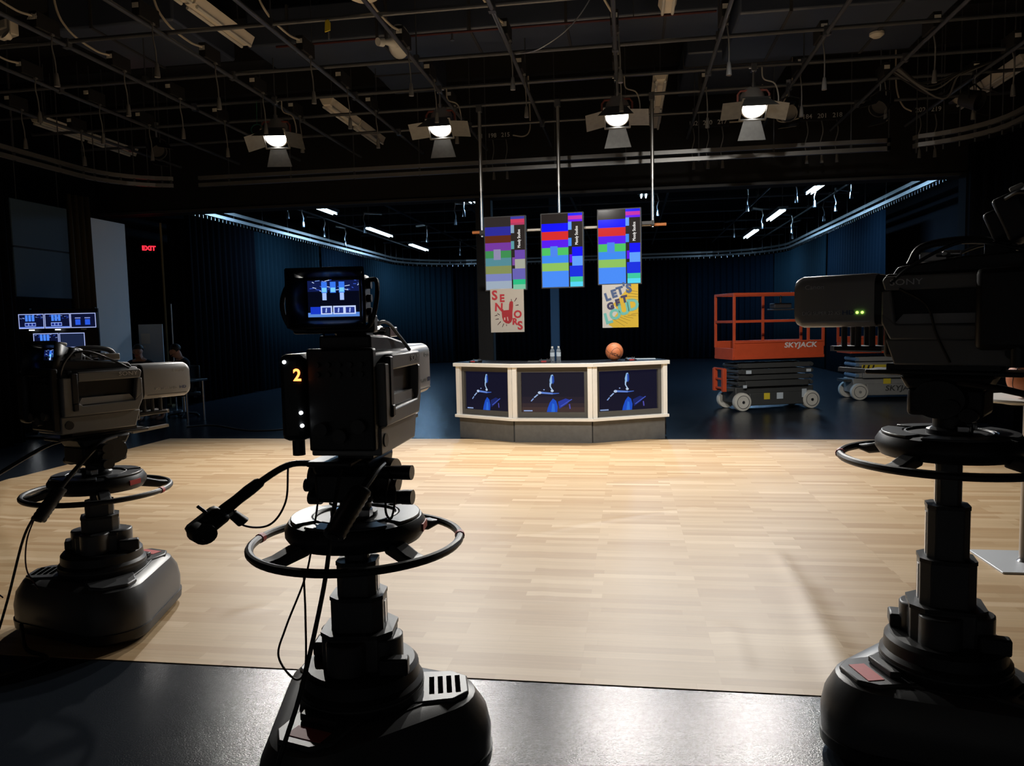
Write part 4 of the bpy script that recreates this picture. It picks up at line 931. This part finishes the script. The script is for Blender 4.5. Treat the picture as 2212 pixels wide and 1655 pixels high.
# centre pedestal and camera
P2, top2 = pedestal((-.948,2.50,0), .856, R(15), R(8), R(54), [.55,.67,.79,.86], R(90), 'black camera pedestal in the middle foreground, nearest the viewer',
    [([(-.13,-.05,.24),(-.20,-.10,.24),(-.28,-.19,.17),(-.36,-.27,.08)], 'zoom'), ([(.12,-.05,.24),(.12,-.14,.22),(.095,-.28,.13),(.075,-.38,.05)], 'fat')], vent=0, red_at=2)
broadcast_camera((-.885,2.50,top2+.012), R(91), 'broadcast camera in the middle, seen from behind with the lit numeral 2', '2', (-.22,.505,0,R(4)))
# left
P1, top1 = pedestal((-2.87,3.70,0), .745, R(75), R(35), R(43), [.52,.61,.69,.745], R(67), 'black camera pedestal on the wood-print floor at the left',
    [([(-.13,-.05,.24),(-.20,-.16,.2),(-.30,-.40,.02),(-.36,-.56,-.08)], 'zoom'), ([(.13,.04,.26),(.16,-.08,.22),(.20,-.30,.0),(.22,-.42,-.16)], 'fat')], vent=1, red_at=0)
broadcast_camera((-2.86,3.70,top1+.012), R(67), 'grey broadcast camera at the left pointing towards the right', None, (-.18,.385,R(-10),R(8)))
# right
P3, top3 = pedestal((1.14,2.92,0), 1.085, R(195), R(-12), R(39), [.55,.72,.915,1.09], R(148), 'black camera pedestal at the right edge with tall extended column',
    [([(-.13,-.05,.24),(-.18,-.2,.22),(-.22,-.5,.14),(-.25,-.8,.05)], 'grip'), ([(.13,-.05,.22),(.18,-.2,.17),(.24,-.5,.05),(.28,-.75,.0)], 'zoom')], vent=1, red_at=0)
broadcast_camera((1.14,2.92,top3+.012), R(148), 'black broadcast camera at the right edge with box lens pointing left', None, (-.24,.52,R(-22),0), led=True, ink='inkdim')

# ================================================================ LEFT SIDE OF THE STUDIO
# tall pale grey flat and dark blue acoustic panel
fl = thing('scenery_flat', (-9.5,12.93,0), 'tall pale grey flat standing at the left under the header', 'flat', rz=R(90))
MB().box((0,0,1.83), (.94,.04,3.66)).build('face', M['panel_grey'], fl)
for x in (-.45,.45): MB().box((x,.05,1.83), (.04,.06,3.62)).build('stile', M['cream'], fl)
for z in (.05,1.8,3.6): MB().box((0,.05,z), (.90,.06,.06)).build('batten', M['cream'], fl)
tag(MB().box((0,0,1.05), (.04,.04,2.1)).build('brace_post', M['cream'], fl, loc=(.3,.35,0)))
bp = thing('acoustic_panel', (-9.55,11.33,2.2), 'dark blue acoustic panel high on the left above the monitors', 'panel', rz=R(90))
MB().box((0,0,.39), (1.22,.06,.78)).build('lower_board', M['panel_blue'], bp, bevel=.01)
MB().box((0,0,1.17), (1.22,.06,.74)).build('upper_board', M['panel_blue'], bp, bevel=.01)
MB().box((0,-.005,.785), (1.20,.05,.02)).build('joint', M['black_matte'], bp)
for x in (-.45,.45): MB().cyl((x,0,1.5),(x,0,3.75), .006, n=6).build('suspension_wire', M['pipe'], bp)
tag(MB().box((-9.78,15.0,1.95), (.03,.03,3.9)).box((-9.78,15.0,.02),(.2,.2,.04)).build('upright', mat('bare_wood', (.30,.22,.10), .7)), 'thin bare timber upright right of the grey flat', 'post')
tag(MB().cyl((-9.0,14.0,0),(-9.0,14.0,2.15), .014, n=10).lathe([(.16,0),(.16,.02),(.02,.04)], 16, (-9.0,14.0,0)).build('light_stand', M['steel']), 'thin pale metal stand beside the seated people', 'stand')
ex = thing('exit_sign', (-10.55,15.7,3.46), 'red lit exit sign on the dark left wall', 'sign', rz=R(38))
MB().box((0,.03,.0), (.30,.05,.19)).box((-.1,.25,.06),(.04,.46,.04)).build('case', M['black'], ex, bevel=.006)
text('exit_letters', 'EXIT', .135, M['exit'], ex, frame((0,.001,-.002), (1,0,0), (0,0,1)), bold=.006)
for z, nm in ((2.2,'wall_switch'),(2.05,'wall_switch')):
    tag(MB().box((-9.62,15.28,z), (.08,.03,.10)).box((-9.62,15.26,z),(.02,.02,.03)).build(nm, M['dgrey']), ('upper' if z > 2.1 else 'lower')+' small grey wall switch beside the dark curtain', 'switch')
# flip chart
wb = thing('notice_board', (-9.3,13.75,0), 'pale blue notice board on legs behind the seated man', 'board', rz=R(12))
MB().box((0,0,1.32), (.46,.03,.86)).build('board', M['paper'], wb, bevel=.004)
for x in (-.2,.2): MB().cyl((x,.03,.0),(x,.03,1.5), .014, n=8).build('leg', M['steel'], wb)
MB().box((-.10,-.018,1.47), (.17,.004,.20)).build('notice', M['white'], wb); MB().box((-.14,-.018,1.31), (.06,.004,.03)).build('notice', M['white'], wb)
# monitor stand
ms = thing('monitor_stand', (-8.66,10.5,0), 'multiview monitor stand with five lit screens at the far left', 'monitor stand', rz=R(10))
MB().box((0,.12,.02), (1.1,.5,.04)).build('foot', M['black'], ms, bevel=.01)
for x in (-.5,.5): MB().box((x,.14,1.0), (.05,.05,2.0)).build('upright', M['black'], ms)
MB().box((0,.10,.92), (1.14,.3,.04)).build('shelf', M['black'], ms)
MB().box((0,.06,1.62), (1.2,.03,.72)).build('back_plate', M['black'], ms)
def mini(seed, frame_c='#aab8f0', empty=False):
    rr = random.Random(seed); P = [(rect(0,0,1,1), frame_c), (rect(.03,.05,.97,.95), '#0c1130')]
    if empty == 2:
        for u in (.30,.68): P += [(rect(u-.12,.30,u+.10,.36), '#8898e0'), (rect(u-.11,.42,u+.09,.80), '#2858e0')]
        return P
    if empty:
        P.append((rect(.03,.05,.97,.95), '#1a2440')); return P
    for k in range(16): u, v = rr.random()*.85+.05, rr.random()*.25+.08; P.append((stroke(u,v,u+.08,v+.10*(rr.random()-.5),.012), rr.choice(['#4060d8','#90a8f0','#2848c0'])))
    for u in (.32,.45,.58): P.append((rect(u-.05,.08,u+.05,.50), '#4a86f4'))
    for u in (.32,.46,.60): P += [(rect(u-.075,.60,u+.075,.84), '#90a8f0'), (rect(u-.055,.65,u+.055,.80), '#1a2a80')]
    P.append((rect(.03,.88,.97,.95), '#6a8ae8')); return P
def small_monitor(cx, cz, w, h, seed, em=False):
    mo = MB().box((cx,.02,cz), (w+.02,.05,h+.02)).build('monitor', M['black'], ms, bevel=.004)
    painted('picture', mini(seed, empty=em), M['screen'], mo, frame((cx,-.007,cz), (1,0,0), (0,0,1)), w, h, eps=.0003)
    MB().box((cx,-.01,cz-h/2-.022), (.08,.012,.016)).build('tally_strip', M['led_white'] if seed != 9 else M['paper'], mo)
small_monitor(-.385,1.80,.385,.225,1); small_monitor(.01,1.80,.385,.225,2); small_monitor(.40,1.80,.385,.225,9,2)
small_monitor(-.18,1.50,.385,.225,5); small_monitor(.215,1.50,.385,.225,6,True)
MB().box((.3,-.02,1.06), (.5,.04,.24)).build('control_panel', M['charcoal'], ms, bevel=.006)
for i in range(6): MB().box((.12+.05*i,-.043,1.10-.05*(i % 2)), (.03,.006,.012)).build('lit_key', M['led_white'], ms)
for z in (.35,.5,.65): MB().box((-.52,.11,z), (.02,.02,.12)).build('edge_lamp', M['led_white'], ms)

# production table, chairs and the two seated people
tb = thing('production_table', (-8.35,12.35,0), 'dark folding table in front of the two seated people', 'table')
MB().box((0,0,.73), (1.7,.62,.035)).build('table_top', M['black'], tb, bevel=.005)
for x in (-.78,.78):
    for y in (-.26,.26): MB().cyl((x,y,0),(x,y,.72), .018, n=8).build('leg', M['steel'], tb)
lap = thing('laptop', (-8.15,12.3,.748), 'open dark laptop on the production table seen from behind', 'laptop')
MB().box((0,.08,.01), (.34,.24,.018)).build('keyboard_base', M['charcoal'], lap, bevel=.003); MB().box((0,-.06,.12), (.34,.012,.22), Matrix.Rotation(R(12), 3, 'X')).build('lid', M['charcoal'], lap, bevel=.003)
MB().box((0,-.055,.13), (.04,.03,.02)).build('lid_mark', M['led_white'], lap)
def office_chair(loc, rz, label):
    t = thing('office_chair', loc, label, 'chair', rz=rz)
    MB().box((0,0,.44), (.46,.46,.07)).build('seat', M['black'], t, bevel=.02); MB().box((0,-.22,.75), (.42,.05,.42)).build('backrest', M['black'], t, bevel=.02)
    MB().cyl((0,0,.08),(0,0,.42), .03, n=10).build('post', M['steel'], t); MB().box((0,-.22,.5),(.06,.04,.3)).build('back_stem', M['black'], t)
    for k in range(5):
        a = k*2*PI/5; MB().bar((0,0,.09),(.27*math.cos(a),.27*math.sin(a),.06), .05, .03).build('foot', M['black'], t); MB().sphere((.27*math.cos(a),.27*math.sin(a),.03), .03, 10, 6).build('castor', M['rubber'], t)
def skin_mesh(name, nodes, edges, m, parent):
    me = bpy.data.meshes.new(name); me.from_pydata([n[0] for n in nodes], edges, []); me.update()
    o = bpy.data.objects.new(name, me); COL.objects.link(o); o.parent = parent
    o.modifiers.new('skin', 'SKIN'); 
    for v, n in zip(me.skin_vertices[0].data, nodes): v.radius = (n[1], n[2] if len(n) > 2 else n[1])
    me.skin_vertices[0].data[0].use_root = True
    sb = o.modifiers.new('sub', 'SUBSURF'); sb.levels = 2; sb.render_levels = 2
    me.materials.append(m); return o
def seated_person(loc, rz, nod, turn, label):
    t = thing('person', loc, label, 'person', rz=rz); t.scale = (1.05,1.05,1.06)
    def hd(p):   # head points bend about the neck
        v = Vector(p)-Vector((0,.04,1.08)); v = Matrix.Rotation(turn, 3, 'Z') @ Matrix.Rotation(-nod, 3, 'X') @ v; return tuple(v+Vector((0,.04,1.08)))
    N = [((0,-.02,.52),.13,.10),((0,-.02,.70),.12,.09),((0,0,.88),.13,.09),((0,.01,.99),.09,.07),((0,.03,1.06),.05,.05),(hd((0,.055,1.13)),.06,.07),(hd((0,.06,1.19)),.075,.092),(hd((0,.045,1.26)),.068,.08),
         (hd((0,.15,1.175)),.014,.014),(hd((.082,.05,1.18)),.012,.02),(hd((-.082,.05,1.18)),.012,.02),(hd((0,.125,1.115)),.03,.022)]
    Ed = [(0,1),(1,2),(2,3),(3,4),(4,5),(5,6),(6,7),(6,8),(6,9),(6,10),(5,11)]
    for s in (-1,1):
        b = len(N); N += [((s*.19,.0,.97),.055),((s*.24,.05,.72),.045),((s*.17,.28,.775),.035),((s*.14,.36,.785),.025),((s*.13,.42,.775),.02)]
        Ed += [(3,b),(b,b+1),(b+1,b+2),(b+2,b+3),(b+3,b+4)]
        for j, (dx, L_) in enumerate(((-.028,.055),(-.01,.07),(.008,.065),(.025,.05))):
            N += [((s*.13+dx,.44,.772),.009),((s*.13+dx,.44+L_*.6,.770),.0085),((s*.13+dx,.44+L_,.762),.008)]; k = len(N); Ed += [(b+4,k-3),(k-3,k-2),(k-2,k-1)]
        N += [((s*.13-s*.045,.40,.772),.010),((s*.13-s*.06,.435,.768),.009)]; k = len(N); Ed += [(b+3,k-2),(k-2,k-1)]
        c = len(N); N += [((s*.10,.02,.53),.085),((s*.12,.40,.53),.065),((s*.12,.42,.12),.045),((s*.12,.44,.05),.04),((s*.12,.56,.035),.03)]
        Ed += [(0,c),(c,c+1),(c+1,c+2),(c+2,c+3),(c+3,c+4)]
    skin_mesh('body', N, Ed, M['skin'], t)
    # clothes over the same frame
    C = [((0,-.02,.50),.15,.12),((0,-.02,.70),.14,.11),((0,0,.88),.15,.11),((0,.01,.99),.11,.085),((0,.025,1.045),.062,.062)]; E2 = [(0,1),(1,2),(2,3),(3,4)]
    for s in (-1,1):
        b = len(C); C += [((s*.19,.0,.97),.068),((s*.24,.05,.72),.058),((s*.175,.26,.772),.045)]; E2 += [(3,b),(b,b+1),(b+1,b+2)]
    skin_mesh('sweater', C, E2, M['cloth'], t)
    T_ = [((0,-.02,.52),.15,.12)]; E3 = []
    for s in (-1,1):
        c = len(T_); T_ += [((s*.10,.02,.53),.10),((s*.12,.40,.53),.078),((s*.12,.42,.10),.058)]; E3 += [(0,c),(c,c+1),(c+1,c+2)]
    skin_mesh('trousers', T_, E3, M['cloth'], t)
    hb = MB(); hb.sphere((0,0,0), 1, 18, 12)
    hb.v = [p for p in hb.v]
    cen = Vector((0,.03,1.215)); vv = []
    for p in hb.v:
        v = Vector(p)
        lim = .22 if v.y > .25 else -.5
        z = max(v.z, lim)
        vv.append(hd(tuple(cen+Vector((v.x*.088*(1 if v.z > lim else .9), v.y*(.104 if v.y < 0 else .083)*(1 if v.z > lim else .9), z*.098)))))
    hb.v = vv; hb.build('hair', M['hair'], t)
    ey = MB()
    for s in (-1,1): MB().sphere(hd((s*.032,.135,1.20)), .009, 8, 6).build('eye', M['hair'], t)
    MB().box(hd((0,.142,1.145)), (.045,.012,.008)).build('mouth', M['red'], t)
    return t
office_chair((-8.95,12.85,0), PI+R(15), 'black office chair under the man facing the camera'); seated_person((-8.95,12.87,0), PI+R(15), R(18), 0, 'seated man in dark clothes facing this way over the left camera lens')
office_chair((-8.20,13.0,0), PI-R(35), 'black office chair under the person turned sideways'); seated_person((-8.20,13.0,0), PI-R(35), R(32), R(-25), 'seated dark-haired person turned sideways with head bent down')

# ================================================================ RIGHT WALL PANELS AND CEILING CLUTTER
rpn = thing('acoustic_panel', (6.93,16.5,2.6), 'blue-grey acoustic panel on the right wall above the right camera', 'panel', rz=R(-90))
MB().box((0,0,.5), (1.2,.06,1.0)).build('board', M['panel_blue'], rpn, bevel=.01)
for k in range(4): MB().box((0,-.035,.1+.14*k), (1.15,.02,.012)).build('groove_strip', M['black_matte'], rpn)
hs_ = thing('horn_loudspeaker', (-3.0,9.72,5.25), 'grey horn loudspeaker in front of the long duct, above the second lamp', 'loudspeaker', rz=R(150)); 
MB(Matrix.Rotation(R(75), 4, 'X')).lathe([(.05,-.2),(.06,-.12),(.03,-.1),(.05,.0),(.10,.1),(.2,.17),(.21,.175),(.19,.165),(.04,0)], 24).build('horn', M['panel_grey'], hs_)
MB().bar((0,.05,.02),(0,.05,.72), .03, .03).build('bracket', M['steel'], hs_)
dm = thing('ceiling_dome_lamp', (-2.64,7.72,4.93), 'round cream dome fitting cut by the top edge', 'light fitting')
MB().lathe([(0,0),(.10,.005),(.15,.03),(.16,.06),(.12,.12),(.05,.2)], 28).build('shade', M['cream'], dm); MB().cyl((0,0,.18),(0,0,1.03), .012, n=8).build('stem', M['pipe'], dm)
em = thing('emergency_light', (-6.9,7.9,4.95), 'cream twin-head emergency light at the top left corner', 'light fitting', rz=R(-20))
MB().box((0,0,.08), (.30,.10,.16)).box((.02,-.03,.12),(.16,.08,.1)).build('case', M['cream'], em, bevel=.012)
for x in (-.13,.14): MB(Matrix.Translation((x,-.08,-.03)) @ Matrix.Rotation(R(60), 4, 'X')).lathe([(.02,-.05),(.055,.0),(.06,.02),(.0,.025)], 16).build('lamp_head', M['cream'], em)
MB().cyl((0,0,.15),(0,0,1.0), .012, n=8).build('stem', M['pipe'], em)
yt = thing('safety_tag', (-3.10,7.88,4.68), 'small yellow tag clipped to a grid pipe near the top', 'tag')
MB().prism([(-.03,.03),(.03,.045),(.034,.12),(.015,.155),(-.02,.145)], -.008, .008, 'y').build('tag_plate', M['yellow'], yt); MB().cyl((0,.02,.12),(0,.02,.16), .01, n=8).build('clip', M['steel'], yt)
MB().cyl((.02,-.01,-.05),(.02,-.01,.02), .012, n=8).build('pull', M['steel'], yt)
sd_ = thing('smoke_detector', (3.2,10.7,5.18), 'round beige smoke detector under the ceiling at the upper right', 'detector')
MB().lathe([(0,0),(.05,.0),(.09,.03),(.09,.06),(.0,.06)], 20).build('housing', M['cream'], sd_); MB().cyl((0,0,.05),(0,0,.8), .012, n=8).build('stem', M['pipe'], sd_)
sp_ = thing('sprinkler_pipe', (-4.6,9.85,5.35), 'thin dark red sprinkler pipe above the lamps', 'pipe')
mr_ = mat('dark_red_sprinkler_pipe', (.07,.012,.012), .5)
MB().cyl((0,0,0),(5.7,0,0), .016, n=8).build('pipe', mr_, sp_)
for x in (.3,2.4,4.5): MB().cyl((x,0,0),(x,0,-.09), .012, n=8).lathe([(.03,-.1),(.03,-.09)], 10, (x,0,0)).build('sprinkler_head', M['steel'], sp_); MB().cyl((x+.2,0,0),(x+.2,0,.62), .006, n=6).build('hanger', M['pipe'], sp_)
def dark_lamp(loc, yaw, tilt, label):
    t = thing('unlit_lamp', loc, label, 'lamp', rz=yaw)
    MB().cyl((0,0,0),(0,0,-.16), .016, n=8).box((0,0,.02),(.06,.07,.09)).build('clamp', M['steel'], t)
    MB().tube([(-.15,0,-.36),(-.15,0,-.2),(0,0,-.15),(.15,0,-.2),(.15,0,-.36)], .012, 8).build('yoke', M['black'], t)
    T = Matrix.Translation((0,0,-.36)) @ Matrix.Rotation(-tilt, 4, 'X') @ Matrix.Rotation(-PI/2, 4, 'X')
    MB(T).lathe([(.05,-.2),(.11,-.17),(.125,.0),(.13,.08),(.115,.08),(.11,.02),(.0,.02)], 20).build('housing', M['charcoal'], t)
    for s in (-1,1): MB(T).box((0,s*.15,.16), (.24,.004,.16)).build('barn_door', M['charcoal'], t)
dark_lamp((2.25,11.37,4.85), PI+R(-20), R(30), 'unlit black lamp just right of the rightmost lit lamp'); dark_lamp((3.46,11.37,4.85), PI+R(-50), R(40), 'unlit black lamp under the grid at the upper right')
dark_lamp((4.66,11.37,4.85), PI+R(40), R(25), 'unlit black lamp beside the right curved curtain track'); dark_lamp((-7.40,11.37,4.85), PI+R(60), R(35), 'unlit black lamp high on the left above the curved track')
cbn = thing('cable_bundle', (3.46,10.9,4.82), 'untidy bundle of black cables slung under the right of the grid', 'cable')
for k in range(7):
    y = random.uniform(-.2,.2); MB().tube(catmull([(0,y,0),(.3+.05*k,y*.5,-.18-.04*k),(.8,y,-.12),(1.2,y*.4,.02)], 6), .012, 6).build('cable', M['cablegrey' if k % 3 == 0 else 'cable'], cbn)

# ================================================================ CABLES AND WIRES
def cable(name, pts, r, m, label, k=8): return tag(MB().tube(catmull(pts, k), r, 8).build(name, m), label, 'cable')
cable('camera_cable', [(-.91,2.28,1.15),(-.92,2.22,1.0),(-.94,2.18,.8),(-1.0,2.12,.5),(-1.05,2.07,.32),(-1.13,2.0,.03),(-1.17,1.9,.015),(-1.5,1.5,.013)], .0075, M['cable'], 'thick black cable falling from the middle camera past its steering ring')
cable('control_wire', [(-1.275,2.26,1.02),(-1.245,2.27,.965),(-1.18,2.32,.955),(-1.145,2.37,1.02),(-1.145,2.40,1.13)], .0035, M['wire'], 'thin maroon wire looping from the middle zoom grip to the head')
cable('control_wire', [(-1.03,2.40,1.09),(-1.04,2.36,.95),(-1.05,2.30,.80),(-1.08,2.20,.66),(-1.09,2.16,.58),(-1.03,2.14,.52),(-.99,2.13,.56),(-1.0,2.17,.70),(-1.05,2.28,.8)], .0035, M['wire'], 'thin maroon wire hanging in a loop under the middle steering ring')
cable('control_wire', [(-.80,2.42,1.12),(-.765,2.38,1.06),(-.78,2.38,.97),(-.80,2.38,1.0),(-.80,2.43,1.12)], .004, M['cable'], 'short black wire loop beside the middle head knobs')
cable('camera_cable', [(-3.13,3.40,.10),(-3.0,3.28,.03),(-2.86,3.24,.014),(-2.83,3.17,.014),(-2.95,3.0,.013),(-3.4,2.7,.012)], .010, M['cable'], 'black cable trailing from the left pedestal across the floor edge')
cable('control_wire', [(-2.86,3.24,.72),(-2.90,3.22,.6),(-2.93,3.24,.45),(-2.98,3.36,.31)], .0035, M['wire'], 'thin dark wire hanging from the left pedestal grip to its base')
cable('control_wire', [(-3.31,3.33,.76),(-3.26,3.26,.6),(-3.16,3.22,.4),(-3.13,3.30,.28)], .0035, M['wire'], 'thin dark wire at the far left running to the pedestal base')
cable('camera_cable', [(-2.88,3.26,.72),(-2.93,3.23,.6),(-3.03,3.22,.3),(-3.10,3.2,.1),(-3.14,3.15,.014),(-3.5,3.0,.013)], .006, M['cable'], 'black cable hanging from the left pan bar down to the floor')
cable('floor_cable', [(-7.3,11.6,.012),(-6.93,11.79,.012),(-6.2,11.3,.012),(-5.85,11.14,.012),(-5.51,11.24,.012),(-5.2,11.6,.012),(-4.6,12.3,.012)], .012, M['cablegrey'], 'grey cable lying on the black floor behind the wood-print covering')
cable('ceiling_wire', [(-1.30,9.3,4.83),(-1.0,9.25,4.86),(-.6,9.2,5.1),(-.3,9.1,5.5),(-.2,9.1,5.97)], .008, M['steel'], 'thin pale wire curving up from a grid pipe near the top middle')
